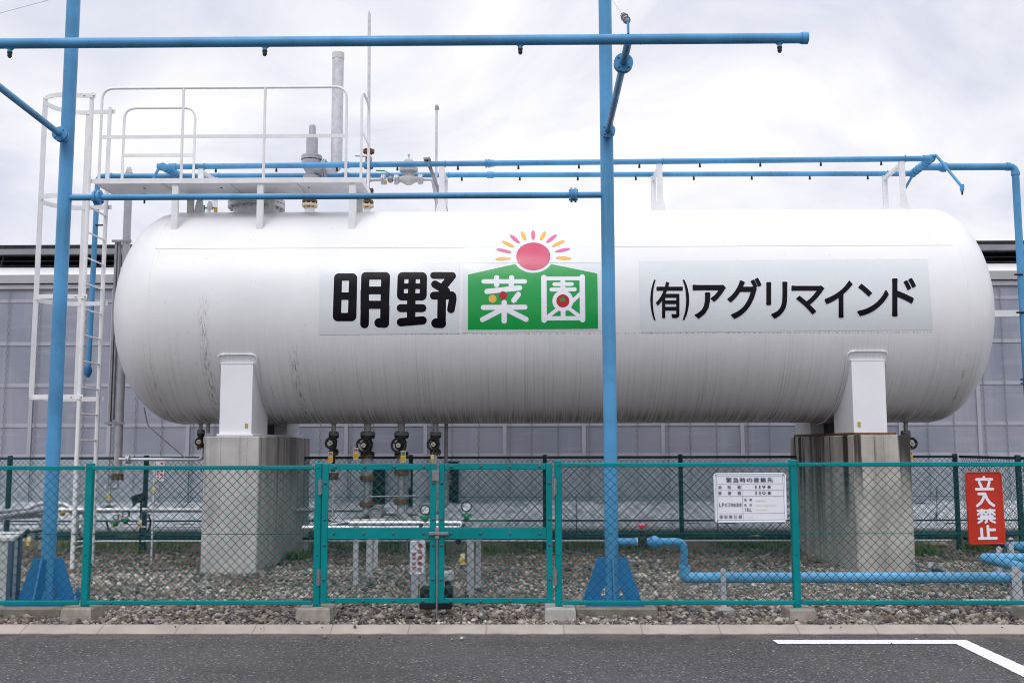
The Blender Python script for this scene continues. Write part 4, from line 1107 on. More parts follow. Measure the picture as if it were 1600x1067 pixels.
def guy(x, label):
    A = Vector((x, YO, ozz(x) + .15)); B_ = Vector((x, YP - .07, 6.42))
    r = thing('guy_wire', label, 'guy wire', A, 'guy wires holding the overhead pipe')
    g = MB(); g.cyl(A, B_, .005, 6); g.build('wire', M['galv'], r)
    d = (B_ - A).normalized(); g = MB()
    for k, rad in ((.07, .022), (.12, .034), (.2, .024), (.29, .036), (.35, .022), (.4, .028)):
        g.cyl(A + d * (k - .012), A + d * (k + .012), rad, 8)
    g.cyl(A + d * .02, A + d * .44, .013, 8)
    g.build('turnbuckle', M['galv_dark'], r)
    return r
guy(xpr, 'short guy wire with turnbuckle at the top of the right blue post')
guy(xpl, 'thin guy wire running off the left edge from the left blue post')

# ---------------- the tank's own deluge pipework
YA, YR_ = 14.15, 14.85
def deluge():
    r = thing('deluge_pipework', 'blue twin deluge pipes with small nozzles running above the tank', 'spray pipework', (0, 14.5, at(800, 258, YA).z))
    fa, fb = at(255, 261, YA), at(1455, 248, YA); ra, rb = at(153, 275.5, YR_), at(1398, 271.5, YR_)
    FZ = lambda x: fa.z + (fb.z - fa.z) * (x - fa.x) / (fb.x - fa.x); RZ = lambda x: ra.z + (rb.z - ra.z) * (x - ra.x) / (rb.x - ra.x)
    g = MB(); g.cyl(fa, fb, .041, 16)
    for px in (252, 270, 540, 766, 1448): 
        x = at(px, 257, YA).x; g.cyl((x - .05, YA, FZ(x)), (x + .05, YA, FZ(x)), .052, 16)
    x = at(762, 257, YA).x
    for k in (-.022, .022): g.cyl((x + k - .012, YA, FZ(x)), (x + k + .012, YA, FZ(x)), .066, 8)
    g.build('front_pipe', M['blue'], r)
    g = MB(); g.tube(bend([at(137.5, 585, YR_), (ra.x, YR_, ra.z), rb], .09), .039, 16)
    for px in (170, 540, 766): 
        x = at(px, 276, YR_).x; g.cyl((x - .05, YR_, RZ(x)), (x + .05, YR_, RZ(x)), .05, 16)
    g.build('rear_pipe', M['blue'], r)
    g = MB(); p = at(137.5, 577, YR_)
    for dz, rr in ((.03, .052), (0, .06), (-.03, .055), (-.055, .045), (-.085, .03)): g.cyl((p.x, p.y, p.z + dz), (p.x, p.y, p.z + dz - .035), rr, 16)
    g.build('drain_cap', M['blue_deep'], r)
    for a, px in ((fa, 255), (fb, 1455)):      # cross links joining front and rear pipes
        rz = RZ(a.x); g = MB(); g.cyl((a.x, YA - .05, FZ(a.x)), (a.x, YR_ + .05, rz), .046, 16)
        for y in (YA, YR_, 14.5): g.ball((a.x, y, (FZ(a.x) + rz) / 2 if y == 14.5 else (FZ(a.x) if y == YA else rz)), .062, 14, 8)
        for y in (YA + .12, YR_ - .12, 14.38, 14.62):
            t = (y - YA) / (YR_ - YA); g.cyl((a.x, y - .02, FZ(a.x) * (1 - t) + rz * t), (a.x, y + .02, FZ(a.x) * (1 - t) + rz * t), .06, 16)
        g.build('cross_link', M['blue'], r)
    # rear pipe end at the right link
    g = MB(); g.cyl((rb.x - .05, YR_, RZ(rb.x)), (fb.x, YR_, RZ(fb.x)), .042, 14); g.build('rear_pipe_end', M['blue'], r)
    # drop arms past the tank ends, each with a nozzle
    for sx, a, tip in ((1, fb, at(1503, 292, YA - .35)), (1, Vector((fb.x, YR_, RZ(fb.x))), at(1411, 300, YR_ + .75)), (-1, fa, at(226, 306, YA - .1))):
        A = Vector((a.x, a.y - (.05 if a.y < 14.5 else -.05), a.z + .02)) if sx > 0 else Vector((a.x, a.y, a.z))
        g = MB(); q = Vector(tip); g.tube(bend([A, A + Vector((.04 * sx, -.02, .01)), q, q + Vector((0, 0, -.07))], .05), .021, 10); g.cyl(q + Vector((0, 0, .03)), q + Vector((0, 0, -.05)), .030, 12); ao = g.build('drop_arm', M['blue'], r)
        g = MB(); g.cyl(q + Vector((0, 0, -.07)), q + Vector((0, 0, -.115)), .014, 8); g.build('tip', M['nozzle'], ao)
    # supply pipe on the right
    x0 = fb.x; z = at(1500, 261, 14.5).z; e1 = at(1586, 261, 14.5); bt = at(1600, 605, 14.5)
    g = MB(); g.tube(bend([(x0, 14.5, z), (e1.x, 14.5, z), (e1.x, 14.5, .1)], .10), .052, 18)
    g.cyl((e1.x - .13, 14.5, z), (e1.x - .08, 14.5, z), .062, 18); g.cyl((e1.x, 14.5, z - .08), (e1.x, 14.5, z - .13), .062, 18)
    u = at(1474, 261, 14.5).x; g.cyl((u - .07, 14.5, z), (u + .07, 14.5, z), .06, 8); g.cyl((u - .03, 14.5, z), (u + .03, 14.5, z), .078, 8)
    g.build('supply_pipe', M['blue'], r)
    g = MB(); p = at(1597, 601, 14.5)
    for dz in (0, .06): g.cyl((e1.x, 14.5, p.z + dz), (e1.x, 14.5, p.z + dz + .03), .085, 16)
    g.build('flange', M['blue_deep'], r)
    for y, px in ((489, 1590), (430, 1590)):
        p = at(px, y, 14.5); g = MB(); g.cyl((e1.x - .12, 14.45, p.z), (e1.x, 14.45, p.z), .014, 8); g.build('nozzle', M['nozzle'], r)
    p = at(1552, 490, 14.9); q = at(1640, 490, 14.9); g = MB(); g.box((p.x - .2, 14.88, p.z - .05), (q.x, 14.93, p.z + .05)); g.build('bracket', M['white'], r)
    for px, y in ((155, 352), (149, 472)):
        p = at(px, y, YR_ - .03); g = MB(); g.cyl((p.x - .06, p.y, p.z), (p.x + .06, p.y, p.z), .013, 8); g.build('nozzle', M['nozzle'], r)
    for k in range(12):
        x = at(337.5 + 94.5 * k, 258, YA).x; g = MB(); g.cyl((x, YA, FZ(x) - .035), (x, YA, FZ(x) - .062), .013, 8); g.cyl((x, YA, FZ(x) - .062), (x, YA, FZ(x) - .092), .0165, 8); g.build('nozzle', M['nozzle'], r)
    for k in range(-4, 9):
        x = at(631 + 90.6 * k, 277, YR_).x; g = MB(); g.cyl((x, YR_, RZ(x) - .033), (x, YR_, RZ(x) - .06), .013, 8); g.cyl((x, YR_, RZ(x) - .06), (x, YR_, RZ(x) - .088), .0165, 8); g.build('nozzle', M['nozzle'], r)
    return FZ, RZ
FZ, RZ = deluge()
def crown(y): return TZ + sqrt(max(TR ** 2 - (y - TY) ** 2, 0))
labels = ['white frame holding the deluge pipes beside the manhole and platform', 'white frame holding the deluge pipes next to the thin rod and regulator', 'white frame holding the deluge pipes right of the right blue post', 'white frame holding the deluge pipes at the right end of the tank']
for px, lb in zip((313, 690, 1031, 1411), labels):
    x = at(px, 300, YA).x
    r = thing('pipe_support', lb, 'pipe support', (x, 14.5, crown(14.5)), 'white frames holding the deluge pipes')
    g = MB(); g.box((x - .04, YA - .018, crown(YA) - .02), (x + .04, YA + .03, FZ(x) - .035), .004)
    zb_ = crown(YA); g.prism([(x - .085, YA - .026, zb_ - .02), (x + .085, YA - .026, zb_ - .02), (x + .045, YA - .026, zb_ + .16), (x - .045, YA - .026, zb_ + .16)], (0, .008, 0))
    g.build('front_leg', M['white'], r)
    g = MB(); g.box((x - .036, YR_ - .03, crown(YR_) - .02), (x + .036, YR_ + .02, RZ(x) - .035), .004); g.build('rear_leg', M['white'], r)
    g = MB(); g.bar((x, YA + .03, FZ(x) - .075), (x, YR_ - .02, RZ(x) - .075), .05, .05); g.build('cross_bar', M['white'], r)
    g = MB(); g.ring((x + .05, YA, FZ(x)), (1, 0, 0), .046, .006, 20, 6); g.ring((x + .05, YR_, RZ(x)), (1, 0, 0), .044, .006, 20, 6)
    g.build('pipe_clamp', M['blue'], r)

# ================================================================ EQUIPMENT ON THE CROWN
ZC = TZ + TR
def P(px, py, Y=TY): return at(px, py, Y)
def relief_valve():
    b = P(484, 322); x = b.x
    r = thing('relief_valve', 'grey safety relief valve with tall wide vent stack above the platform', 'relief valve', (x, TY, ZC))
    def z(py): return P(484, py).z
    g = MB(); g.flange((x, TY, z(321)), (0, 0, 1), .118, .035, 8); g.build('lower_flange', M['cream'], r)
    g = MB(); g.flange((x, TY, z(315)), (0, 0, 1), .112, .03, 8); g.cyl((x, TY, z(312)), (x, TY, z(303)), .08, 18); g.cyl((x, TY, z(306)), (x, TY, z(303)), .10, 18); g.build('upper_flange', M['rust'], r)
    x2 = P(487, 260).x
    g = MB(); g.lathe((x2, TY, z(303)), (0, 0, 1), [(0, .06), (.16, .07), (.18, .12), (z(276) - z(303), .125), (z(274) - z(303), .07), (z(270) - z(303), .085), (z(262) - z(303), .135), (z(254) - z(303), .15), (z(252) - z(303), .15)], 24)
    g.cyl((x2 + .05, TY, z(263)), (P(505, 263).x, TY, z(263)), .10, 18); g.build('body', M['grey_paint'], r)
    xf = P(507, 263).x; g = MB(); flange_pair(g, (xf, TY, z(263)), (1, 0, 0), .135, .018, .014, 8); g.build('outlet_flange', M['grey_paint'], r)
    g = MB(); g.flange((x2, TY, z(249)), (0, 0, 1), .16, .03, 10); g.flange((x2, TY, z(245.5)), (0, 0, 1), .152, .025, 10); g.build('bonnet_flange', M['grey_paint'], r)
    g = MB(); g.cyl((x2, TY, z(247)), (x2, TY, z(216)), .087, 22); g.lathe((x2, TY, z(216)), (0, 0, 1), [(0, .087), (.01, .058), (.02, .055), (z(198) - z(216), .048), (z(196) - z(216), .040), (z(196) - z(216), 0)], 18); g.build('bonnet', M['grey_paint'], r)
    xs = P(527, 180).x; zt = P(529, 84).z
    g = MB(); g.tube(bend([(xf, TY, z(263)), (xs, TY, z(263)), (xs, TY, zt)], .17, 8), .086, 22, False); g.lathe((xs, TY, z(246)), (0, 0, 1), [(0, .086), (.005, .089), (.01, .086)], 22)
    so_ = g.build('vent_stack', M['galv'], r)
    g = MB(); g.lathe((xs, TY, zt - .09), (0, 0, 1), [(0, .086), (.002, .091), (.095, .091), (.095, .080), (0, .078)], 22); g.build('stack_rim', M['off_white'], so_)
relief_valve()
def regulator():
    b = P(574, 322); x = b.x; z = lambda py: P(574, py).z
    r = thing('vapour_line', 'slim vapour pipe assembly with green valve and pale regulator dome on the tank crown', 'valve assembly', (x, TY, ZC))
    g = MB(); g.flange((x, TY, z(322)), (0, 0, 1), .098, .03, 6); g.build('lower_flange', M['cream'], r)
    g = MB(); g.flange((x, TY, z(316.5)), (0, 0, 1), .092, .03, 6); g.flange((x, TY, z(297.5)), (0, 0, 1), .09, .028, 6); g.flange((x, TY, z(301)), (0, 0, 1), .09, .02, 6); g.build('rusty_flange', M['rust'], r)
    g = MB(); g.lathe((x, TY, z(315)), (0, 0, 1), [(0, .04), (.03, .06), (.07, .075), (.10, .06), (.15, .04)], 16); g.cyl((x - .12, TY - .05, z(307)), (x, TY, z(307)), .03, 10); g.build('green_valve', M['green_valve'], r)
    xt = P(576, 281).x
    g = MB(); g.cyl((x, TY, z(300)), (xt, TY, z(262)), .030, 14); g.ball((xt, TY, z(281)), .046, 12, 8); g.cyl((xt, TY, z(284)), (xt, TY, z(277)), .043, 14)
    g.cyl((xt, TY, z(281)), (P(598, 281).x, TY, z(281)), .027, 14); g.build('pipe', M['galv'], r)
    g = MB(); g.cyl((P(655, 281).x, TY, z(281)), (P(668, 281).x, TY, z(281)), .026, 14)
    g.tube(bend([(P(667, 281).x, TY, z(281)), (P(676, 281).x, TY, z(281)), (P(678, 281).x, TY + .02, z(292)), (P(684, 320).x, TY + .25, ZC - .02)], .05), .026, 12); g.build('return_pipe', M['galv'], r)
    for px in (599, 619.5, 657):
        g = MB(); flange_pair(g, (P(px, 281).x, TY, z(281)), (1, 0, 0), .078, .018, .012, 6); g.build('flange', M['galv'], r)
    xv = P(610, 281).x; g = MB(); g.ball((xv, TY, z(281)), .052, 14, 8, (.9, 1, 1)); g.cyl((xv, TY, z(281)), (xv, TY, z(272.5)), .024, 10); vb = g.build('ball_valve', M['galv_dark'], r)
    g = MB(); g.bar((xv, TY - .02, z(273)), (P(601, 268).x, TY - .02, z(268)), .02, .01); g.bar((P(601.2, 268).x, TY - .02, z(268)), (P(588, 268).x, TY - .02, z(267.5)), .022, .014); g.build('lever', M['green_valve'], vb)
    g = MB(); g.cyl((P(604, 290).x, TY - .05, z(284)), (P(604, 290).x, TY - .05, z(290)), .012, 8); g.build('drain_tag', M['tag_yellow'], vb)
    xr = P(638.5, 280).x; g = MB()
    g.lathe((P(621, 281).x, TY, z(281)), (1, 0, 0), [(0, .04), (.06, .045), (.13, .085), (.20, .085), (.27, .045), (.34, .04)], 20)
    g.lathe((xr, TY, z(284)), (0, 0, 1), [(-.04, 0), (-.035, .03), (0, .06), (.10, .07), (z(269) - z(284), .072), (z(268.5) - z(284), .135), (z(266) - z(284), .14), (z(265.5) - z(284), .128)], 24)
    g.lathe((xr, TY, z(266)), (0, 0, 1), [(0, .128), (.005, .140), (.026, .138), (.032, .075), (z(252) - z(266), .072), (z(250) - z(266), .060), (z(248.5) - z(266), .03), (z(248) - z(266), 0)], 24)
    for i in range(12):
        a = 2 * pi * i / 12; g.cyl((xr + .115 * cos(a), TY + .115 * sin(a), z(269)), (xr + .115 * cos(a), TY + .115 * sin(a), z(262.5)), .010, 6)
    g.cyl((xr, TY, z(248)), (xr, TY, z(243)), .012, 8); g.cyl((xr, TY, z(243.5)), (xr, TY, z(241.5)), .020, 8); g.build('regulator', M['regulator'], r)
    # upper valve and slender vent rod
    x2 = P(576, 250).x; g = MB(); g.flange((x2, TY, z(262)), (0, 0, 1), .07, .02, 6); g.flange((x2, TY, z(238)), (0, 0, 1), .085, .022, 6); g.flange((x2, TY, z(235.5)), (0, 0, 1), .085, .018, 6); g.build('rusty_flange', M['rust'], r)
    g = MB(); g.ball((x2, TY, z(250)), .055, 14, 8, (1, 1, 1.3)); g.bar((x2, TY - .06, z(247)), (P(556, 245).x, TY - .06, z(245.5)), .022, .014); g.build('ball_valve', M['galv_dark'], r)
    g = MB(); g.cyl((x2, TY, z(236)), (P(576, 100).x, TY, at(577, 22, TY).z), .023, 10); g.cyl((P(576, 100).x, TY, at(577, 22, TY).z), (P(576, 100).x, TY, at(577, 18, TY).z), .012, 8); g.build('vent_rod', M['galv'], r)
regulator()
r_ = thing('vent_pipe', 'thin grey upright pipe standing right of the regulator dome', 'pipe', (P(681.5, 300).x, TY + .1, ZC))
x = P(681.5, 300, TY + .1).x; g = MB(); g.tube([(x, TY + .1, ZC - .02), (x, TY + .1, P(681, 172, TY + .1).z)], .019, 10); g.build('pipe', M['galv'], r_)
g = MB(); zt_ = P(681, 172, TY + .1).z; g.tube(bend([(x, TY + .1, zt_), (x, TY + .1, zt_ + .07), (x + .01, TY + .16, zt_ + .03)], .03), .026, 10); g.build('cap', M['galv_dark'], r_)
a_, b_ = P(668, 251, YA + .04), P(698, 333, TY - .2); g = MB(); g.bar(a_, (b_.x, b_.y, crown(b_.y) - .01), .05, .05, (0, -1, 0)); so_ = g.build('strut', M['galv_dark'], None, a_, label='leaning grey angle strut clamped to the deluge pipe beside the thin vent pipe', cat='strut')
g = MB(); g.box((a_.x - .05, YA - .06, a_.z - .01), (a_.x + .05, YA + .06, a_.z + .02), .004); g.cyl((a_.x + .03, YA - .05, a_.z + .03), (a_.x + .03, YA - .05, a_.z - .10), .008, 6); g.build('clamp', M['galv_dark'], so_)
p_ = P(328, 318); r_ = thing('sampling_valve', 'tiny brass and green valve on the crown left of the manhole', 'valve', (p_.x, TY, ZC))
g = MB(); g.cyl((p_.x, TY, ZC + .09), (p_.x, TY, ZC + .17), .045, 12); g.cyl((p_.x, TY, ZC + .17), (p_.x, TY, ZC + .21), .03, 12); g.build('body', M['galv'], r_)
g = MB(); g.cyl((p_.x - .09, TY, ZC + .06), (p_.x - .09, TY, ZC + .15), .02, 8); g.bar((p_.x - .09, TY, ZC + .11), (p_.x + .08, TY, ZC + .11), .02, .02); g.build('handle', M['green_valve'], r_)
g = MB(); g.cyl((p_.x + .09, TY, ZC + .04), (p_.x + .09, TY, ZC + .12), .026, 8); g.build('cap', M['brass'], r_)
# ================================================================ VALVES UNDER THE BELLY
YV = TY
def valve(px, wheel, rad, top, bottom, w, label, sub=True):
    """hand wheel valve: top flange, body, lower flange, spoked wheel facing the road"""
    x = at(px, 690, YV).x; z = lambda y: at(px, y, YV).z
    r = thing('gate_valve', label, 'valve', (x, YV, z(bottom)), 'hand wheel valves under the tank')
    g = MB(); g.flange((x, YV, z(top) + .0), (0, 0, 1), w * 1.9, .035, 8); g.build('tank_flange', paint('grey_green_flange', (.16, .17, .16), .5, 0, .15, 10), r)
    g = MB(); g.flange((x, YV, z(top + 3.6)), (0, 0, 1), w * 1.85, .03, 8); g.flange((x, YV, z(bottom - 3)), (0, 0, 1), w * 1.8, .03, 8)
    g.lathe((x, YV, z(bottom - 3)), (0, 0, 1), [(0, w), (.05, w), (.10, w * 1.25), (.16, w * 1.35), (z(top + 3.6) - z(bottom - 3) - .04, w * 1.0), (z(top + 3.6) - z(bottom - 3), w)], 18)
    wx, wy = wheel; c = at(wx, wy, YV - .30)
    g.cyl((x, YV, z(wy)), (x + (c.x - x) * .7, YV - .20, c.z), w * .85, 14); g.flange((x + (c.x - x) * .45, YV - .13, c.z), (0, -1, 0), w * 1.3, .03, 6, True)
    g.build('body', M['black_iron'], r)
    g = MB(); g.flange((x, YV, z(bottom)), (0, 0, 1), w * 1.75, .028, 8); g.build('lower_flange', M['rust'], r)
    R_ = rad * px_m(YV - .3); g = MB(); g.ring(c, (0, 1, 0), R_, .017, 30, 8)
    for k in range(3):
        a = 2 * pi * k / 3 + .5; g.cyl(c, c + Vector((cos(a), 0, sin(a))) * R_, .011, 8)
    wh = g.build('hand_wheel', M['black_iron'], r)
    g = MB(); g.cyl(c + Vector((0, .03, 0)), c + Vector((0, -.022, 0)), .032, 16); g.build('hub', M['tag_cream'], wh)
    g = MB(); g.cyl(c + Vector((0, -.022, 0)), c + Vector((0, -.035, 0)), .014, 6); g.build('hub_nut', M['steel'], wh)
    return r, x, z(bottom)
V1 = valve(521.5, (516.5, 692), 7.4, 678, 708, .040, 'small hand wheel valve nearest the left pier under the tank')
V2 = valve(574.5, (568, 695.5), 10.2, 678, 712, .058, 'large hand wheel valve with a red tag hung to its left under the tank')
V3 = valve(627.5, (622.5, 695.5), 10.4, 678, 712, .058, 'large hand wheel valve with a green marked tag under the tank')
V4 = valve(680.5, (677, 694), 8.6, 678, 708, .045, 'hand wheel valve above the gap between the gate leaves')
V5 = valve(1415.5, (1424.5, 692.5), 7.6, 677, 710, .036, 'single small hand wheel valve beside the right pier')
V6 = valve(313.5, (311, 690), 5.0, 675, 699, .030, 'tiny dark valve half hidden by the left pier')
# piping hung below the valves
def z_at(py, Y=YV): return at(600, py, Y).z
def below():
    x = V1[1]; r = thing('sampling_line', 'thin grey drop pipe with flange below the small left valve', 'pipe', (x, YV, z_at(808)))
    g = MB(); g.cyl((x, YV, V1[2]), (x, YV, z_at(736)), .028, 12); g.lathe((x, YV, z_at(728)), (0, 0, -1), [(0, .02), (.01, .035), (.03, .035), (.04, .02)], 12); g.build('nipple', M['black_iron'], r)
    g = MB(); g.flange((x, YV, z_at(741)), (0, 0, 1), .085, .022, 6); g.flange((x, YV, z_at(746)), (0, 0, 1), .08, .028, 6); g.build('flange', M['rust'], r)
    g = MB(); g.cyl((x, YV, z_at(745)), (x, YV, z_at(803)), .016, 10); g.cyl((x, YV, z_at(800)), (x, YV, z_at(806)), .034, 10); g.cyl((x, YV, z_at(803)), (x - .02, YV - .5, z_at(811)), .022, 10); g.build('drop_pipe', M['galv'], r)
    for v, px, fl1, fl2, lb in ((V2, 574.5, 747, 787.5, 'thick flanged drop pipe with reducer and elbow below the large valve with the red tag'), (V3, 627.5, 738, 783, 'thick flanged drop pipe with elbow below the large valve with the green tag')):
        x = v[1]; r = thing('drop_pipe', lb, 'pipe', (x, YV, z_at(800)), 'thick drop pipes below the tank')
        g = MB(); g.lathe((x, YV, v[2] + .02), (0, 0, -1), [(0, .055), (.05, .058), (.12, .10), (.20, .105), (.30, .075), (v[2] - z_at(fl1), .06)] if px < 600 else [(0, .06), (v[2] - z_at(fl1), .06)], 18); g.build('reducer', M['grey_paint'], r)
        for fl in (fl1, fl2):
            g = MB()
            for y in (fl - 1.6, fl + 1.6): g.flange((x, YV, z_at(y)), (0, 0, 1), .108, .026, 8)
            g.build('flange', M['rust'], r)
        g = MB(); g.cyl((x, YV, z_at(fl1)), (x, YV, z_at(fl2)), .052, 16)
        for k in range(5): g.ball((x - .03 + rng.uniform(-.02, .05), YV - .035, z_at(fl1 + 8 + 6 * k)), .012, 6, 4)
        g.build('pipe', M['galv_dark'], r)
        g = MB(); s = 1 if px > 600 else -1
        g.tube(bend([(x, YV, z_at(fl2)), (x, YV, z_at(805)), (x + .22 * s, YV - .9, z_at(807)), (x + .26 * s, YV - 1.5, z_at(811))], .18, 8), .06, 16); g.ball((x, YV, z_at(803)), .072, 14, 8)
        g.build('elbow', M['grey_paint'], r)
        if px < 600:
            g = MB(); c = Vector((x + .16, YV - .12, z_at(800))); g.cyl(c + Vector((0, .12, 0)), c + Vector((0, -.12, 0)), .10, 20); g.ring(c + Vector((0, -.13, 0)), (0, 1, 0), .085, .014, 24, 6); g.cyl(c, c + Vector((.12, -.05, 0)), .045, 12); g.build('strainer', M['galv_dark'], r)
    x = V4[1]; r = thing('drop_pipe', 'thin grey drop pipe below the valve above the gate gap', 'pipe', (x, YV, z_at(800)), 'thin drop pipes below the tank')
    g = MB(); g.tube(bend([(x, YV, V4[2]), (x, YV, z_at(800)), (x + .05, YV - 1.2, z_at(808))], .1), .026, 10); g.build('pipe', M['galv'], r)
    x = at(697, 700, 14.9).x; r = thing('standpipe', 'tall grey standpipe with stacked flanges in front of the dark wall opening', 'pipe', (x, 14.9, 0))
    g = MB(); g.cyl((x, 14.9, TZ - 1.2), (x, 14.9, z_at(735, 14.9)), .027, 12); g.tube(bend([(x, 14.9, z_at(756, 14.9)), (x, 14.9, z_at(790, 14.9)), (x - .22, 14.7, z_at(802, 14.9))], .16), .05, 14); g.build('pipe', M['galv_dark'], r)
    g = MB()
    for y in (735, 740, 745, 751, 755): g.flange((x, 14.9, z_at(y, 14.9)), (0, 0, 1), .06 + .02 * (y > 742), .02, 6)
    g.build('flange', M['galv_dark'], r)
    x = at(1415.5, 720, YV).x; r = thing('drop_pipe', 'short grey pipe stub below the valve by the right pier', 'pipe', (x, YV, V5[2]), 'thin drop pipes below the tank')
    g = MB(); g.cyl((x, YV, V5[2]), (x, YV, V5[2] - .10), .028, 12); g.cyl((x, YV, V5[2] - .05), (x, YV, V5[2] - .08), .05, 12); g.build('pipe', M['galv_dark'], r)
below()

# tags hanging from the valves
def tag_plate(px, py, Y, mark, ink, label, s=1.0, half=False):
    c = at(px, py, Y); w, h = .030 * s, .072 * s
    r = thing('valve_tag', label, 'tag', (c.x, Y, c.z), 'tags hanging from the valves')
    g = MB(); g.box((c.x - w, Y - .004, c.z - h), (c.x + w, Y + .004, c.z + h), .002); pl_ = g.build('plate', M['tag_cream'], r)
    g = MB(); g.box((c.x - w * 1.15, Y - .007, c.z - h * .8), (c.x + w * 1.15, Y - .0042, c.z - h * .02), .001); g.build('band', M['tag_yellow'], r)
    if mark:
        g = MB(); put_glyph(g, mark, (0, 0, 1, 1), lambda a, b: (c.x - w * .72 + a * w * 1.44, Y - .006, c.z + h * .80 - b * h * .64), .02); g.build('mark', M[ink], pl_)
    g = MB(); g.tube(bend([(c.x, Y, c.z + h), (c.x + .01, Y + .02, c.z + h + .05), (c.x + .035, Y + .10, c.z + h + .10)], .03), .0025, 5); g.build('loop', M['steel'], r)
YTg = YV - .36
tag_plate(516.5, 714, YTg, '閉', 'red_ink', 'cream and yellow tag with red mark below the small left hand wheel', 1.05)
tag_plate(556, 708.5, YTg, '閉', 'red_ink', 'cream and yellow tag with red mark left of the large hand wheel', 1.15)
tag_plate(630, 713, YTg, '開', 'green_ink', 'cream and yellow tag with green mark on the large hand wheel valve', 1.15)
tag_plate(675.5, 716, YTg, None, None, 'narrow amber tag turned sideways below the valve above the gate gap', .75)
tag_plate(1423, 712, YTg, '閉', 'red_ink', 'cream and yellow tag with red mark below the valve by the right pier', .85)
tag_plate(169.5, 774, 14.6, None, None, 'yellow tag hanging below the flanged drain end left of the pier', .8)
tag_plate(240, 765, 14.2, None, None, 'small yellow tag on the thin post with the red lettered sign', .6)
tag_plate(219, 818, 14.9, None, None, 'yellow tag hanging under the silver pipe near the left gauge', .8)
tag_plate(178, 820, 14.9, None, None, 'small yellow tag left of the two left gauges', .6)
tag_plate(44.5, 845, 12.9, None, None, 'yellow tag on the pipe rack left of the left blue post', .8)
tag_plate(722.5, 873, 10.75, None, None, 'bright yellow tag beside the gate pipe legs low behind the right gate leaf', .8)

# ================================================================ PIPES ON THE GROUND BEHIND THE FENCE
def run(name, label, cat, pts, rad, m, n=14, R=.12, group=None):
    g = MB(); g.tube(bend(pts, R), rad, n); return g.build(name, M[m], None, pts[0], label=label, cat=cat, group=group)
YS = 15.25
zs = at(300, 796.5, YS).z
run('silver_pipe', 'long silver jacketed pipe at knee height running behind both piers', 'pipe', [at(-30, 812, 13.2), at(70, 796.5, YS), (at(155, 797, YS).x, YS, zs), (at(690, 797, YS).x, YS, zs)], .036, 'silver', 16, .25)
zc = at(500, 845, 15.5).z
run('conduit', 'thin silver conduit running low along the whole back fence', 'conduit', [(-6.9, 15.5, zc), (6.5, 15.5, zc)], .016, 'silver', 10)
run('thin_pipe', 'thin white pipe running low behind the left gauges', 'pipe', [(at(150, 823, 15.4).x, 15.4, at(200, 823, 15.4).z), (at(318, 823, 15.4).x, 15.4, at(200, 823, 15.4).z)], .012, 'silver', 8)
run('vapour_pipe', 'thin white level pipe with one flange bending up beside the left pier', 'pipe', [at(186, 717.5, 14.4), at(316, 717.5, 14.4) + Vector((0, 0, 0)), at(316, 700, 14.4)], .022, 'silver', 12, .1)
g = MB(); q = at(200.5, 717.5, 14.4); flange_pair(g, q, (1, 0, 0), .062, .016, .01, 6); g.build('pipe_flange', M['silver'], None, q, label='round bolted flange on the thin level pipe beside the tall grey pipe', cat='flange')
run('stay_wire', 'thin grey stay running down to the right below the left tank end', 'stay', [at(225, 637, 14.5), at(231, 665, 14.5), at(291, 717, 14.5)], .009, 'galv_dark', 6, .05)

def left_pole():
    Y = 15.05; a, b = at(203, 270, Y), at(182.5, 740, Y); x = (a.x + b.x) / 2
    r = thing('drain_pole', 'tall grey vertical pipe behind the left end of the tank', 'pipe', (x, Y, b.z))
    g = MB(); g.cyl((x, Y, a.z), (x, Y, b.z), .058, 18); g.build('pipe', M['grey_paint'], r)
    g = MB(); g.lathe((x, Y, a.z), (0, 0, 1), [(0, .058), (.01, .045), (.05, .045), (.05, .032), (.085, .03), (.085, 0)], 14); g.build('cap', M['galv'], r)
    z = lambda y: at(182, y, Y).z
    g = MB(); g.box((x - .16, Y - .05, z(665)), (x - .125, Y + .03, z(378)), .003); g.box((x - .11, Y - .04, z(655)), (x - .085, Y + .03, z(378)), .003); g.build('cable_channel', M['galv_dark'], r)
    for y in (378, 661):
        g = MB(); g.box((x - .20, Y - .07, z(y) - .018), (x + .10, Y - .058, z(y) + .018)); g.ring((x, Y, z(y)), (0, 0, 1), .064, .01, 20, 6); g.build('bracket', M['galv_dark'], r)
    g = MB(); g.cyl((x, Y, b.z), (x, Y, z(742)), .04, 14); g.flange((x, Y, z(743)), (0, 0, 1), .095, .03, 6); g.flange((x, Y, z(748)), (0, 0, 1), .095, .025, 6); g.build('flange', M['rust'], r)
    g = MB(); g.tube(bend([(x, Y, z(750)), (x, Y, z(762)), (x - .13, Y - .1, z(761))], .05), .02, 10); g.ball((x, Y, z(761)), .035, 10, 6); g.cyl((x - .13, Y - .1, z(765)), (x - .13, Y - .1, z(757)), .022, 8); g.build('drain_valve', M['galv'], r)
left_pole()

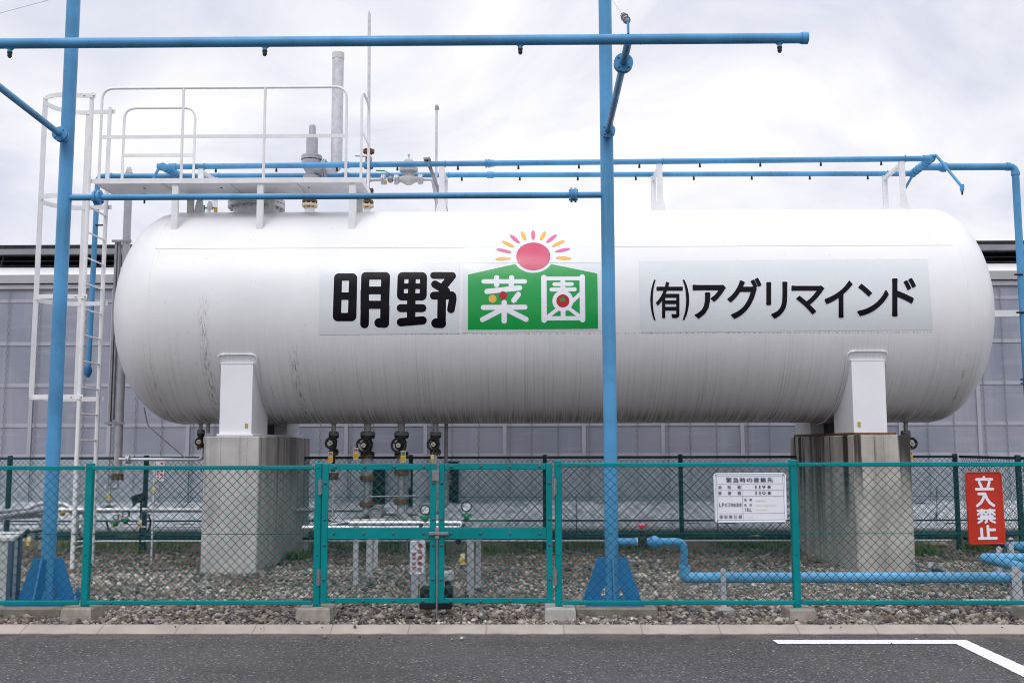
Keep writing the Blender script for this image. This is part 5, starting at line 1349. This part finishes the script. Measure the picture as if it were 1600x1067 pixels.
def gauge(px, py, rad, Y, label, stem_to, wheel=True):
    c = at(px, py, Y); R_ = rad * px_m(Y)
    r = thing('pressure_gauge', label, 'pressure gauge', (c.x, Y, c.z - R_), 'round dial pressure gauges')
    g = MB(); g.lathe(c, (0, -1, 0), [(-.03, 0), (-.03, R_ * .92), (.018, R_), (.022, R_), (.022, R_ * .80), (.010, R_ * .79)], 32); g.build('case', M['black'], r)
    g = MB(); g.lathe(c, (0, -1, 0), [(.010, R_ * .80), (.0101, 0)], 32, False); d = g.build('dial', M['dial'], r)
    g = MB(); a = radians(-20)
    g.obox(c + Vector((cos(a) * R_ * .26, -.0125, sin(a) * R_ * .26)), (R_ * .36, .0008, R_ * .032), Vector((cos(a), 0, sin(a))), Vector((0, 1, 0)), Vector((-sin(a), 0, cos(a)))); g.cyl(c + Vector((0, -.0105, 0)), c + Vector((0, -.016, 0)), R_ * .10, 10)
    for i in range(11):
        b = radians(-45 + 27 * i); q = Vector((cos(b), 0, sin(b))); g.obox(c + q * R_ * .74 + Vector((0, -.0118, 0)), (R_ * .07, .0006, R_ * .016), q, Vector((0, 1, 0)), Vector((-sin(b), 0, cos(b))))
    g.build('needle', M['ink_black'], d)
    zb = at(px, stem_to, Y).z
    g = MB(); g.cyl((c.x, Y, c.z - R_ * .9), (c.x, Y, zb), .012, 8); g.cyl((c.x, Y, zb + .05), (c.x, Y, zb), .032, 10); g.cyl((c.x - .06, Y - .02, zb + .06), (c.x + .06, Y - .02, zb + .06), .018, 8); g.ball((c.x, Y - .02, zb + .035), .036, 10, 6); g.build('stem', M['green_valve'], r)
YQ = 11.9
gauge(664.5, 796, 7.9, YQ, 'white dial pressure gauge half behind the left gate leaf stile', 815)
gauge(729, 791, 8.4, YQ, 'white dial pressure gauge in the open mesh of the right gate leaf', 812)
gauge(197, 803, 5.6, 14.9, 'white dial pressure gauge under the silver pipe left of the pier, the larger of two', 818)
gauge(181.5, 807.5, 4.2, 14.9, 'small pale gauge left of the larger dial under the silver pipe', 822)
run('green_pipe', 'thin green tube running right from the right gate gauge', 'tube', [at(735, 813.5, YQ), at(790, 813.5, YQ)], .008, 'green_valve', 8)

# discharge pipe rack behind the gate
zq = at(640, 817, YQ).z
def pipe_rack():
    r = thing('pipe_rack', 'low rack of silver pipes on grey legs right behind the gate', 'pipe rack', (at(640, 900, YQ).x, YQ, 0))
    g = MB(); g.tube([(at(545, 816, YQ).x, YQ, zq), (at(716, 816, YQ).x, YQ, zq)], .034, 18); x = at(722, 818, YQ).x
    g.tube(bend([(at(715, 816, YQ).x, YQ, zq), (x, YQ, zq), (x, YQ - .02, zq - .12)], .07), .034, 16); g.build('pipe', M['silver'], r)
    g = MB(); YL = 12.1; zl = at(500, 824, YL).z; g.tube([(at(475, 824, YL).x, YL, zl), (at(720, 824, YL).x, YL, zl)], .027, 14); g.ball((at(475, 824, YL).x, YL, zl), .028, 12, 8); g.build('pipe', M['silver'], r)
    g = MB(); g.tube([at(520, 814, 12.9), at(566, 813, 12.4), at(600, 812, 12.0)], .02, 10); g.tube([at(512, 820, 12.5), at(545, 814.5, 12.5)], .012, 8); g.build('branch_pipe', M['galv'], r)
    for px, yb, w in ((555.5, 916, .030), (577, 903, .038), (587, 890, .03), (647.5, 946, .034), (660.5, 935, .032), (735, 934, .036), (747.5, 922, .030), (631, 860, .045)):
        q = onz(px, yb, 0); zt = min(zq - .03, at(px, 838, q.y).z + .12)
        g = MB(); g.box((q.x - w, q.y - .012, 0), (q.x + w, q.y, zt)); g.box((q.x - w, q.y, 0), (q.x - w + .01, q.y + .05, zt)); g.build('leg', M['grey_paint'], r)
    a, b = onz(647.5, 946, 0), onz(735, 934, 0)
    for px in (645, 716):
        q = at(px, 845.5, 10.7); g = MB(); g.cyl(q + Vector((0, .05, 0)), q + Vector((0, -.03, 0)), .033, 18); g.cyl(q + Vector((0, -.03, 0)), q + Vector((0, -.045, 0)), .022, 14); g.cyl(q + Vector((0, .05, 0)), q + Vector((0, .9, .10)), .02, 10); g.build('end_cap', M['black'], r)
    for c in (a, b):
        g = MB(); zz = zq - .06; g.box((c.x - .04, c.y - .02, zz - .04), (c.x + .04, 12.4, zz)); g.build('bearer', M['grey_paint'], r)
pipe_rack()
run('thin_pipe', 'thin grey instrument pipe looping behind the large drop pipes', 'pipe', [at(578, 775.5, 14.2), at(656, 774.5, 14.2), at(656, 800, 14.2)], .013, 'galv_dark', 8, .05)
run('silver_pipe', 'short thick silver pipe behind the left gate leaf elbows', 'pipe', [at(590, 801, 14.9), at(652, 801, 14.9)], .042, 'galv', 14)
q = at(637, 749, 15.0); g = MB(); g.box((q.x - .04, 14.95, q.z - .13), (q.x + .04, 15.05, q.z + .14), .006); jb = g.build('junction_box', M['grey_paint'], None, q, label='narrow grey junction box right of the large drop pipe with elbow', cat='junction box')
g = MB(); g.cyl((q.x, 15.0, 0), (q.x, 15.0, q.z - .125), .016, 8); g.cyl((q.x, 15.0, q.z + .135), (q.x, 15.0, q.z + .2), .012, 8); g.build('conduit_leg', M['galv_dark'], jb)
# dark rubber blocks and trough at the gate
def blk(px0, px1, py0, py1, Y, m, name, label, cat, d=.15):
    a, b = at(px0, py1, Y), at(px1, py0, Y); g = MB(); g.box((a.x, Y, max(a.z, -.01)), (b.x, Y + d, b.z), .012)
    g.box((a.x + .02, Y + .03, b.z - .002), (b.x - .02, Y + d - .03, b.z + .006), .003)
    return g.build(name, M[m], None, ((a.x + b.x) / 2, Y, 0), label=label, cat=cat)
blk(656, 674, 918, 946, 9.95, 'black', 'rubber_block', 'black rubber block behind the foot of the left gate leaf', 'rubber block')
blk(694, 707, 917, 944, 9.95, 'black', 'rubber_block', 'black rubber block behind the foot of the right gate leaf', 'rubber block')
blk(655, 706, 938, 952, 9.78, 'black', 'rubber_strip', 'low black rubber strip lying under the meeting gate leaves', 'rubber strip', .12)
blk(691, 708, 893, 908, 10.6, 'grey_paint', 'valve_box', 'small grey box on a black stand behind the right gate leaf', 'box', .12)
a = at(695, 915, 10.62); b = at(704, 907, 10.62); g = MB(); g.box((a.x, 10.63, -.01), (b.x, 10.70, b.z + .02)); g.build('box_stand', M['black'], None, (a.x, 10.65, 0), label='black stand under the small grey box', cat='stand')
blk(706.5, 716, 916, 934, 10.3, 'block', 'concrete_lump', 'small rough concrete block beside the black rubber block', 'concrete block', .12)

# left pipe rack with steel frames
def left_rack():
    r = thing('pipe_rack', 'grey steel frame with silver pipes at the far left behind the fence', 'pipe rack', (-7.0, 14.6, 0))
    Yk = 14.9
    for px, yb, yt in ((65, 858, 806), (8, 846, 808), (117, 852, 803), (131, 842, 803), (73, 842, 806)):
        q = onz(px, yb, 0); z = at(px, yt, q.y).z; g = MB(); g.box((q.x - .045, q.y - .03, 0), (q.x + .045, q.y + .03, z), .004); g.build('leg', M['grey_paint'], r)
    a, b = at(0, 809, 14.2), at(70, 805, 15.2); g = MB(); g.bar(a, b, .06, .06); g.build('bearer', M['grey_paint'], r)
    a, b = at(112, 803, 15.4), at(140, 798, 16.0); g = MB(); g.bar(a, b, .06, .06); a, b = at(112, 842, 15.4), at(135, 838, 16.0); g.bar(a, b, .03, .03); g.build('bearer', M['grey_paint'], r)
    g = MB(); g.tube(bend([at(-40, 803, 13.9), at(40, 796, 15.0), at(62, 786, 15.2), at(100, 786.5, 15.4), at(112, 795, 15.3)], .1), .035, 14); g.build('pipe', M['silver'], r)
    g = MB(); q = at(43, 827, 14.0); g.cyl((q.x, 14.0, q.z), (q.x, 14.0, q.z - .16), .10, 16); g.build('flow_meter', M['grey_paint'], r)
    g = MB(); q = at(38, 835, 13.6); g.ball(q, .05, 10, 6); g.cyl(q, q + Vector((.06, 0, .06)), .03, 8); g.cyl(q + Vector((.05, 0, .03)), q + Vector((.22, .1, .05)), .016, 8); g.build('valve', M['black_iron'], r)
    g = MB(); q = at(98, 802, 15.2); g.ball(q, .04, 10, 6); g.build('brass_valve', M['brass'], r)
left_rack()
q = at(218, 778, 15.0); r = thing('flood_light', 'small dark lamp head on the back fence left of the pier', 'lamp', q)
g = MB(); g.obox(q, (.10, .07, .06), Vector((.95, 0, .3)).normalized(), Vector((0, 1, 0)), Vector((-.3, 0, .95)).normalized(), .01); g.cyl(q + Vector((-.05, 0, -.04)), q + Vector((-.09, 0, -.12)), .02, 8); g.build('head', M['black'], r)
g = MB(); g.cyl(q + Vector((.02, .02, -.05)), (q.x + .02, 15.02, 0), .015, 8); g.build('stand', M['black_iron'], r)
run('black_hose', 'curved black hose hanging by the back fence left of the pier', 'hose', [at(231, 803, 15.1), at(236, 815, 15.1), at(233, 828, 15.1), at(218, 838, 15.1)], .016, 'black', 8, .1)
run('black_hose', 'short black hose below the left end of the silver pipe', 'hose', [at(166, 812, 15.0), at(169, 826, 15.0), at(177, 834, 14.9)], .016, 'black', 8, .1)

# ---------------- blue water main on the right
def water_main():
    x0 = xpr; zb = at(1000, 846, YP).z; zm = at(1300, 902, YP).z
    r = thing('blue_water_pipe', 'blue ground pipe stepping down from the right post and running right behind the fence', 'water pipe', (at(1300, 902, YP).x, YP, 0))
    xe = at(1069, 870, YP).x
    g = MB(); g.tube(bend([(x0 + .05, YP, zb), (xe, YP, zb), (xe, YP, at(1069, 884, YP).z)], .08), .036, 18); g.cyl((xe - .10, YP, zb), (xe - .085, YP, zb), .040, 18); g.cyl((xe, YP, zb - .075), (xe, YP, zb - .09), .040, 18); g.build('feed_pipe', M['blue'], r)
    g = MB(); g.cyl((xe, YP, at(1069, 883, YP).z), (xe, YP, at(1069, 887, YP).z), .058, 18); xr = at(1640, 902, YP).x
    g.tube(bend([(xe, YP, at(1069, 886, YP).z), (xe, YP, zm), (xr, YP, zm)], .095), .0525, 20); g.cyl((at(1087, 902, YP).x - .006, YP, zm), (at(1087, 902, YP).x + .006, YP, zm), .0545, 20)
    xq = at(1596, 902, YP).x; g.cyl((xq - .006, YP, zm), (xq + .006, YP, zm), .0545, 20)
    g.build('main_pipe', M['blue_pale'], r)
    xv = at(1003, 846, YP).x; g = MB(); g.box((xv - .045, YP - .05, zb - .045), (xv + .045, YP + .05, zb + .05), .01); g.cyl((xv, YP, zb + .04), (xv, YP, zb + .105), .022, 12); g.cyl((xv, YP, zb + .095), (xv, YP, zb + .11), .035, 12); v = g.build('shut_off_valve', M['black'], r)
    g = MB(); zz = at(1003, 820.5, YP).z
    for k in range(5):
        a = 2 * pi * k / 5; g.ball((xv + .035 * cos(a), YP + .035 * sin(a), zz), .024, 8, 6, (1, 1, .5))
    g.cyl((xv, YP, zz - .06), (xv, YP, zz), .015, 8); g.build('handle', M['pink'], v)
    xu = at(1022, 846, YP).x; g = MB(); g.cyl((xu - .05, YP, zb), (xu + .05, YP, zb), .046, 10); g.cyl((xu - .022, YP, zb), (xu + .022, YP, zb), .062, 10); g.cyl((xv - .07, YP, zb), (xv - .052, YP, zb), .041, 16); g.build('union', M['blue'], r)
    g = MB(); xw = at(997.5, 846, YP).x; g.cyl((xv - .053, YP, zb), (xv - .046, YP, zb), .042, 16); g.build('tape_ring', M['white'], r)
    return zm
zmain = water_main()
def pipe_stand(px, label, w=.026):
    x = at(px, 900, YP).x
    r = thing('pipe_stand', label, 'pipe stand', (x, YP, 0), 'galvanised stands under the blue ground pipe')
    g = MB(); g.box((x - w, YP - .075, .03), (x + w, YP - .063, zmain + .05)); g.cyl((x, YP - .075, zmain + .075), (x, YP - .063, zmain + .075), w * 1.0, 16); g.box((x - w, YP - .063, .03), (x - w + .008, YP - .02, zmain - .06)); g.build('post', M['galv'], r)
    g = MB(); g.ring((x, YP, zmain), (1, 0, 0), .057, .005, 24, 6); g.build('u_bolt', M['galv'], r)
    g = MB(); g.box((x - .09, YP - .16, -.03), (x + .09, YP + .02, .05), .012); g.build('footing', M['block_pale'], r)
pipe_stand(1128, 'galvanised stand and small footing under the blue ground pipe left of the white sign post')
pipe_stand(1583, 'wide galvanised stand under the blue ground pipe at the right edge', .048)
g = MB(); a = onz(1470, 930, 0); g.box((a.x, 10.55, -.02), (a.x + 1.3, 10.66, .045), .008); g.build('kerb_strip', M['block_pale'], None, (a.x + .6, 10.6, 0), label='low concrete strip lying in the gravel under the blue pipe at the right', cat='concrete strip')
a, b, c = at(1605, 871.5, 12.0), at(1536, 871.5, 12.0), at(1610, 900, 10.75)
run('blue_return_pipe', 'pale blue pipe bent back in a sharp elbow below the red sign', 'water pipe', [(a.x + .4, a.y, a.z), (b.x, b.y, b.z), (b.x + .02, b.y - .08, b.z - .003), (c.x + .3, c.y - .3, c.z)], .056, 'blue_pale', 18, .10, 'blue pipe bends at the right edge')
a, b, c = at(1605, 851, 13.2), at(1574, 852, 13.2), at(1620, 862, 12.5)
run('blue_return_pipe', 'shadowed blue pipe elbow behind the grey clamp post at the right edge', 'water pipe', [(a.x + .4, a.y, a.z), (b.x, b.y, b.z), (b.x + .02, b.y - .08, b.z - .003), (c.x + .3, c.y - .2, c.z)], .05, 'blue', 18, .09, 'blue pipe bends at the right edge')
for px, yt, yb, Y, lb in ((1580, 843, 865, 12.9, 'flat grey clamp post beside the rear blue pipe elbow'), (1561, 857, 868, 12.3, 'short grey clamp post right above the pale blue elbow')):
    q = at(px, yt, Y); g = MB(); g.box((q.x - .03, Y, 0), (q.x + .03, Y + .012, q.z)); g.cyl((q.x, Y, q.z), (q.x, Y + .012, q.z), .03, 14); g.box((q.x - .03, Y + .012, 0), (q.x - .02, Y + .05, q.z - .05)); g.build('clamp_post', M['galv'], None, (q.x, Y, 0), label=lb, cat='post', group='grey clamp posts at the right edge')
run('cut_pipe', 'short dark grey pipe stub lying on the gravel right of the right pier', 'pipe', [at(1424, 878, 13.0) , at(1452, 888, 12.4)], .02, 'galv_dark', 10)
q = onz(1454, 892, 0); g = MB(); g.box((q.x - .045, q.y, 0), (q.x + .045, q.y + .012, .12)); g.box((q.x - .045, q.y, 0), (q.x - .035, q.y + .05, .10)); g.build('clamp_post', M['galv'], None, q, label='short grey clamp post holding the dark pipe stub by the right pier', cat='post')
g = MB(); q = at(1468, 888, 12.3); g.tube(bend([q + Vector((-.08, 0, .01)), q, q + Vector((.05, -.03, -.03))], .03), .035, 12); g.ball(q + Vector((-.06, 0, 0)), .045, 10, 6); g.build('hose_coupling', M['bolt'], None, q, label='dark round pipe coupling lying on the gravel right of the right pier', cat='coupling')

# left cabinet
def cabinet():
    Y = 10.05; a = at(14, 935, Y); x1 = a.x; x0 = x1 - .75; zt0 = at(5, 843, Y).z; zt1 = at(28, 838, Y + .22).z
    r = thing('steel_cabinet', 'light grey steel cabinet with slate corner posts cut by the left edge', 'cabinet', ((x0 + x1) / 2, Y, 0))
    g = MB(); g.box((x0, Y + .02, .02), (x1 - .012, Y + .18, zt0 - .01), .006); g.build('body', M['cabinet'], r)
    g = MB(); g.prism([(x0 - .03, Y - .005, zt0 - .012), (x1 + .015, Y - .005, zt0 - .012), (x1 + .015, Y + .20, zt0 + .035), (x0 - .03, Y + .20, zt0 + .035)], (0, 0, .03)); g.build('lid', M['cabinet'], r)
    for x, y in ((x1 - .015, Y - .002), (x1 - .012, Y + .15)):
        g = MB(); g.box((x - .022, y, 0), (x + .022, y + .05, zt0 - .014 + (.03 if y > Y else 0)), .004); g.build('corner_post', M['cabinet_post'], r)
cabinet()
g = MB(); p = at(121.5, 928, 10.0); g.cyl((p.x, 10.0, p.z - .04), (p.x, 10.0, p.z + .06), .014, 8); g.cyl((p.x, 10.0, p.z - .01), (p.x, 10.0, p.z + .02), .026, 6); g.build('anchor_bolt', M['blue_deep'], None, p, label='small blue anchor bolt beside the left post foot', cat='bolt')

# ================================================================ SIGNS
def quad_place(c4_, Y):
    c = [at(x, y, Y) for x, y in c4_]
    def f(u, v): return (c[0] * (1 - u) + c[1] * u) * (1 - v) + (c[3] * (1 - u) + c[2] * u) * v
    return f
def sign_board(name, label, corners, Y, m, rim=.012, t=.012, inset=.03):
    pf = quad_place(corners, Y); c = pf(.5, .5)
    r = thing(name, label, 'sign', pf(.5, 1.0))
    pts = []; k = inset
    for u, v, su, sv in ((0, 0, 1, 1), (1, 0, -1, 1), (1, 1, -1, -1), (0, 1, 1, -1)):
        a, b = (u + su * k, v), (u, v + sv * k * .6)
        pts += ([b, a] if (u, v) in ((0, 0), (1, 1)) else [a, b])
    g = MB(); g.prism([pf(*q) for q in pts], (0, t, 0)); b = g.build('board', M[m], r)
    g = MB(); e_ = [pf(*q) + Vector((0, .002, 0)) for q in pts]; g.tube(e_ + [e_[0], e_[1]], .007, 6, False); g.build('rim', M[m], b)
    return r, b, pf
def txt(mb, s, box, pf, off=.012, lift=.0035, grow=0, gap=.08):
    """characters of s set evenly in box (u0, v0, u1, v1)"""
    u0, v0, u1, v1 = box; n = len(s); w = (u1 - u0) / n
    for i, ch in enumerate(s):
        if ch == ' ': continue
        a, b, c, d = u0 + w * i + w * gap, v0, u0 + w * (i + 1) - w * gap, v1
        if ch in '1': a += w * .27; c -= w * .27
        if ch in ':：': a += w * .40; c -= w * .40; b += (v1 - v0) * .3; d -= (v1 - v0) * .12
        if ch in 'の': b += (v1 - v0) * .10; d -= (v1 - v0) * .04
        bold_glyph(mb, ch, (a, b, c, d), lambda x, y: pf(x, y) + Vector((0, -lift, 0)), (c - a) * off)
def contact_sign():
    r, b, pf = sign_board('contact_sign', 'white emergency contact sign with blue table text wired to the right fence', [(1116, 740), (1226.5, 739.5), (1229, 814.5), (1118, 815.5)], YF - .085, 'sign_white')
    # panel coordinates measured on the enlarged board
    U = lambda x: (x - 170) / (1350 - 170); Vv = lambda y: (y - 105) / (895 - 105)
    g = MB()
    def ln(x0, y0, x1, y1, w=.0013):
        p, q = pf(U(x0), Vv(y0)) + Vector((0, -.001, 0)), pf(U(x1), Vv(y1)) + Vector((0, -.001, 0)); g.bar(p, q, .002, w * 2, (0, 0, 1) if abs(p.x - q.x) > abs(p.z - q.z) else (1, 0, 0))
    for y in (145, 272, 378, 474, 757, 862): ln(205, y, 1320, y)
    ln(205, 145, 210, 862); ln(1308, 145, 1325, 862); ln(624, 272, 632, 862)
    g.build('table_lines', M['sign_line'], b)
    g = MB()
    def T(s, x0, y0, x1, y1, off=.02): txt(g, s, (U(x0), Vv(y0), U(x1), Vv(y1)), pf, off)
    T('緊急時の連絡先', 355, 168, 1155, 250, .035)
    for s, y0, y1 in (('消防署', 298, 355), ('警察署', 396, 452)):
        for k, ch in enumerate(s): T(ch, 220 + 161 * k, y0, 290 + 161 * k, y1, .015)
    T('119', 825, 298, 1020, 352, .012); T('番', 1042, 298, 1115, 352, .03); T('110', 825, 396, 1020, 450, .012); T('番', 1042, 396, 1115, 450, .03)
    T('LPガス供給業者', 232, 585, 614, 645, .01)
    for k, ch in enumerate('保安責任者'): T(ch, 230 + 79 * k, 780, 302 + 79 * k, 838, .012)
    T('名', 650, 510, 700, 558, .02); T('称', 738, 510, 788, 558, .02); T(':', 785, 510, 820, 558, .02)
    T('住', 650, 594, 700, 642, .02); T('所', 738, 594, 788, 642, .02); T(':', 785, 594, 820, 642, .02)
    T('TEL', 655, 672, 785, 722, .02); T(':', 785, 672, 820, 722, .02)
    g.build('lettering', M['sign_ink'], b)
    g = MB()
    for x0, x1, y in ((850, 1020, 545), (835, 1190, 618), (845, 1035, 695), (700, 800, 812)):
        p, q = pf(U(x0), Vv(y - 14)), pf(U(x1), Vv(y + 14)); g.box((p.x, p.y - .003, q.z), (q.x, p.y - .001, p.z))
    g.build('cover_strip', M['redaction'], b)
    g = MB()
    for x, y in ((190, 128), (1320, 128), (205, 875), (1345, 875)):
        p = pf(U(x), Vv(y)); g.ball(p + Vector((0, -.002, 0)), .008, 8, 5)
    g.build('screw', M['rust'], b)
contact_sign()
def keep_out_sign():
    r, b, pf = sign_board('keep_out_sign', 'bright red upright sign with four big white characters near the right edge', [(1508.5, 738), (1563.5, 737.5), (1571, 849), (1515, 850)], YF - .085, 'sign_red', inset=.035)
    U0 = lambda x, y: ((x - 150 - (y - 65) * .058) / 455, (y - 65) / 915)
    def PFX(x, y): return pf(*U0(x, y)) + Vector((0, -.0035, 0))
    def cp(X, Y, pts, rr=17): return chain(X, Y, pts, rr)
    S_ = [[(290, 155), (488, 155)], [(385, 128), (385, 150)], [(325, 190), (355, 255)], [(455, 190), (437, 255)], [(288, 279), (500, 279)],
          [(318, 340), (400, 340)], [(395, 345), (375, 405), (345, 455), (300, 492)], [(400, 345), (425, 405), (460, 455), (512, 492)],
          [(304, 553), (400, 553)], [(357, 540), (357, 605)], [(345, 565), (308, 605)], [(370, 565), (392, 590)], [(425, 553), (520, 553)], [(463, 540), (463, 605)], [(450, 565), (415, 598)], [(475, 565), (522, 605)],
          [(345, 627), (495, 627)], [(315, 655), (525, 655)], [(418, 660), (420, 695), (405, 705)], [(360, 680), (315, 707)], [(470, 680), (525, 707)],
          [(352, 785), (360, 900)], [(433, 755), (442, 900)], [(440, 800), (522, 800)], [(325, 908), (540, 908)]]
    def F(X, Y):
        f = None
        for pts in S_:
            rr = 14 if 520 < pts[0][1] < 720 else 18
            q = cp(X, Y, pts, rr); f = q if f is None else np.minimum(f, q)
        return f
    g = MB(); flat(g, F, (262, 100, 565, 935), 5, PFX, 60); g.build('lettering', M['sign_white'], b)
keep_out_sign()
def shutoff_sign(corners, Y, label, post=None):
    r, b, pf = sign_board('shut_off_sign', label, corners, Y, 'sign_white', inset=.03, t=.008)
    g = MB()
    for k, ch in enumerate('緊急遮断弁'): bold_glyph(g, ch, (.54, .05 + .185 * k, .90, .05 + .185 * k + .165), lambda x, y: pf(x, y) + Vector((0, -.003, 0)), .022)
    for k, ch in enumerate('操作位置'): bold_glyph(g, ch, (.12, .32 + .15 * k, .43, .32 + .15 * k + .13), lambda x, y: pf(x, y) + Vector((0, -.003, 0)), .018)
    for ch, v0 in (('﹁', .22), ('﹂', .93)): put_glyph(g, ch, (.18, v0, .40, v0 + .045), lambda x, y: pf(x, y) + Vector((0, -.003, 0)), .02)
    g.build('lettering', M['red_ink'], b)
    if post:
        x0, z1, d = post; g = MB(); g.box((x0 - .012, Y + .012, 0), (x0 + .012, Y + .035, z1)); g.build('post', M['galv'], r)
shutoff_sign([(641.5, 846), (662.5, 845), (662, 895.5), (641, 896.5)], 10.15, 'white plate with red vertical lettering low behind the left gate leaf')
q = at(248, 735, 14.4); shutoff_sign([(244.5, 720), (257, 720), (255.5, 751), (243.5, 750.5)], 14.4, 'small white plate with red vertical lettering left of the pier', (q.x - .07, q.z + .1, 0))

# ================================================================ WEEDS
def blades(mb, c, n, h, spread, w=.006):
    for _ in range(n):
        a = rng.uniform(0, 2 * pi); d = Vector((cos(a), sin(a), 0)); o = V(c) + Vector((rng.gauss(0, spread), rng.gauss(0, spread * .7), 0)); hh = h * rng.uniform(.5, 1.15); le = rng.uniform(.2, .8) * hh
        s = Vector((-d.y, d.x, 0)) * w * rng.uniform(.6, 1.3)
        m1 = o + d * le * .35 + Vector((0, 0, hh * .6)); tp = o + d * le + Vector((0, 0, hh * rng.uniform(.75, 1)))
        mb.add([o - s, o + s, m1 + s * .7, m1 - s * .7, tp], [(0, 1, 2, 3), (3, 2, 4)])
g = MB()
for _ in range(1500):
    x = rng.uniform(-9.5, 9.5); y = rng.choice((rng.gauss(16.3, .35), rng.gauss(17.0, .5)))
    if y < 15.55 or y > 18: continue
    if sin(x * 1.7) + .6 * sin(x * 4.1 + 1) < -.35: continue
    blades(g, (x, y, -.01), 7, .10 if x < 0 else .13, .07, .007)
g.build('grass', M['grass'], kind='stuff', label='thin green grass and moss along the foot of the back fence')
def weed(px, py, n, h, sp, label, leaf=False):
    q = onz(px, py, 0); g = MB(); blades(g, (q.x, q.y, -.005), n, h, sp, .006)
    g.build('weed_clump', M['grass' if not leaf else 'leaf'], None, (q.x, q.y, 0), label=label, cat='weed', group='weed clumps in the gravel')
weed(1442, 870, 260, .26, .14, 'green grass tuft right of the foot of the right pier')
weed(1530, 860, 220, .22, .16, 'yellowish grass tuft under the red sign')
weed(760, 866, 260, .20, .17, 'mossy green clump low behind the right gate leaf')
weed(470, 876, 260, .20, .16, 'mossy green clump at the foot of the left pier beside the gate')
weed(1292, 838, 60, .15, .08, 'small weed beside the back of the right pier')
weed(1110, 843, 60, .16, .1, 'thin weed below the white contact sign')
weed(950, 846, 60, .18, .1, 'grass tuft behind the right blue post')
weed(205, 842, 60, .14, .12, 'low grass tuft beyond the silver pipe left of the pier')
def stalk(px, py, ptop, label, leafy=0):
    q = onz(px, py, 0); t = at(px, ptop, q.y); r = thing('weed_stalk', label, 'weed', (q.x, q.y, 0), 'tall weed stalks by the back fence')
    g = MB(); g.tube([(q.x, q.y, 0), (q.x + .02, q.y, t.z * .5), (t.x, q.y, t.z)], .008, 5); g.build('stem', M['wood_stem'], r)
    g = MB()
    for k in range(10 + leafy):
        z = rng.uniform(.1, .95) * t.z; a = rng.uniform(0, 2 * pi); L = rng.uniform(.05, .11) * (1.6 if leafy else 1); d = Vector((cos(a), sin(a) * .5, rng.uniform(-.1, .6))).normalized(); s = d.cross(Vector((0, 0, 1))).normalized() * L * .28
        o = Vector((q.x + .015, q.y, z)); g.add([o, o + d * L * .5 + s, o + d * L, o + d * L * .5 - s], [(0, 1, 2, 3)])
    g.build('leaves', M['leaf'], r)
stalk(900, 842, 772, 'thin dry weed stalk left of the right blue post')
stalk(1120, 846, 800, 'thin dark weed stalk below the corner of the white contact sign')
stalk(1464, 838, 760, 'thin weed stalk between the right pier and the red sign')
stalk(157, 838, 786, 'leafy green weed behind the teal post left of the pier', 26)
stalk(1046, 838, 812, 'short weed by the back fence post behind the blue elbow', 4)
for px, py, s, lb in ((1462, 853, .13, 'tan flat rock lying by the back fence right of the right pier'), (1180, 840, .08, 'tan stone by the back fence behind the white contact sign')):
    q = onz(px, py, 0); R = np.random.default_rng(int(px)); bm = bmesh.new(); bmesh.ops.create_icosphere(bm, subdivisions=2, radius=1)
    g = MB(); g.add([(q.x + v.co.x * s * R.uniform(.85, 1.1) * 1.5, q.y + v.co.y * s * R.uniform(.85, 1.1), v.co.z * s * .55 * R.uniform(.85, 1.1) + s * .25) for v in bm.verts], [[v.index for v in f.verts] for f in bm.faces]); bm.free()
    g.build('rock', paint('tan_rock', (.30, .22, .13), .9, 0, .25, 14), None, (q.x, q.y, 0), label=lb, cat='rock', group='tan rocks near the back fence')
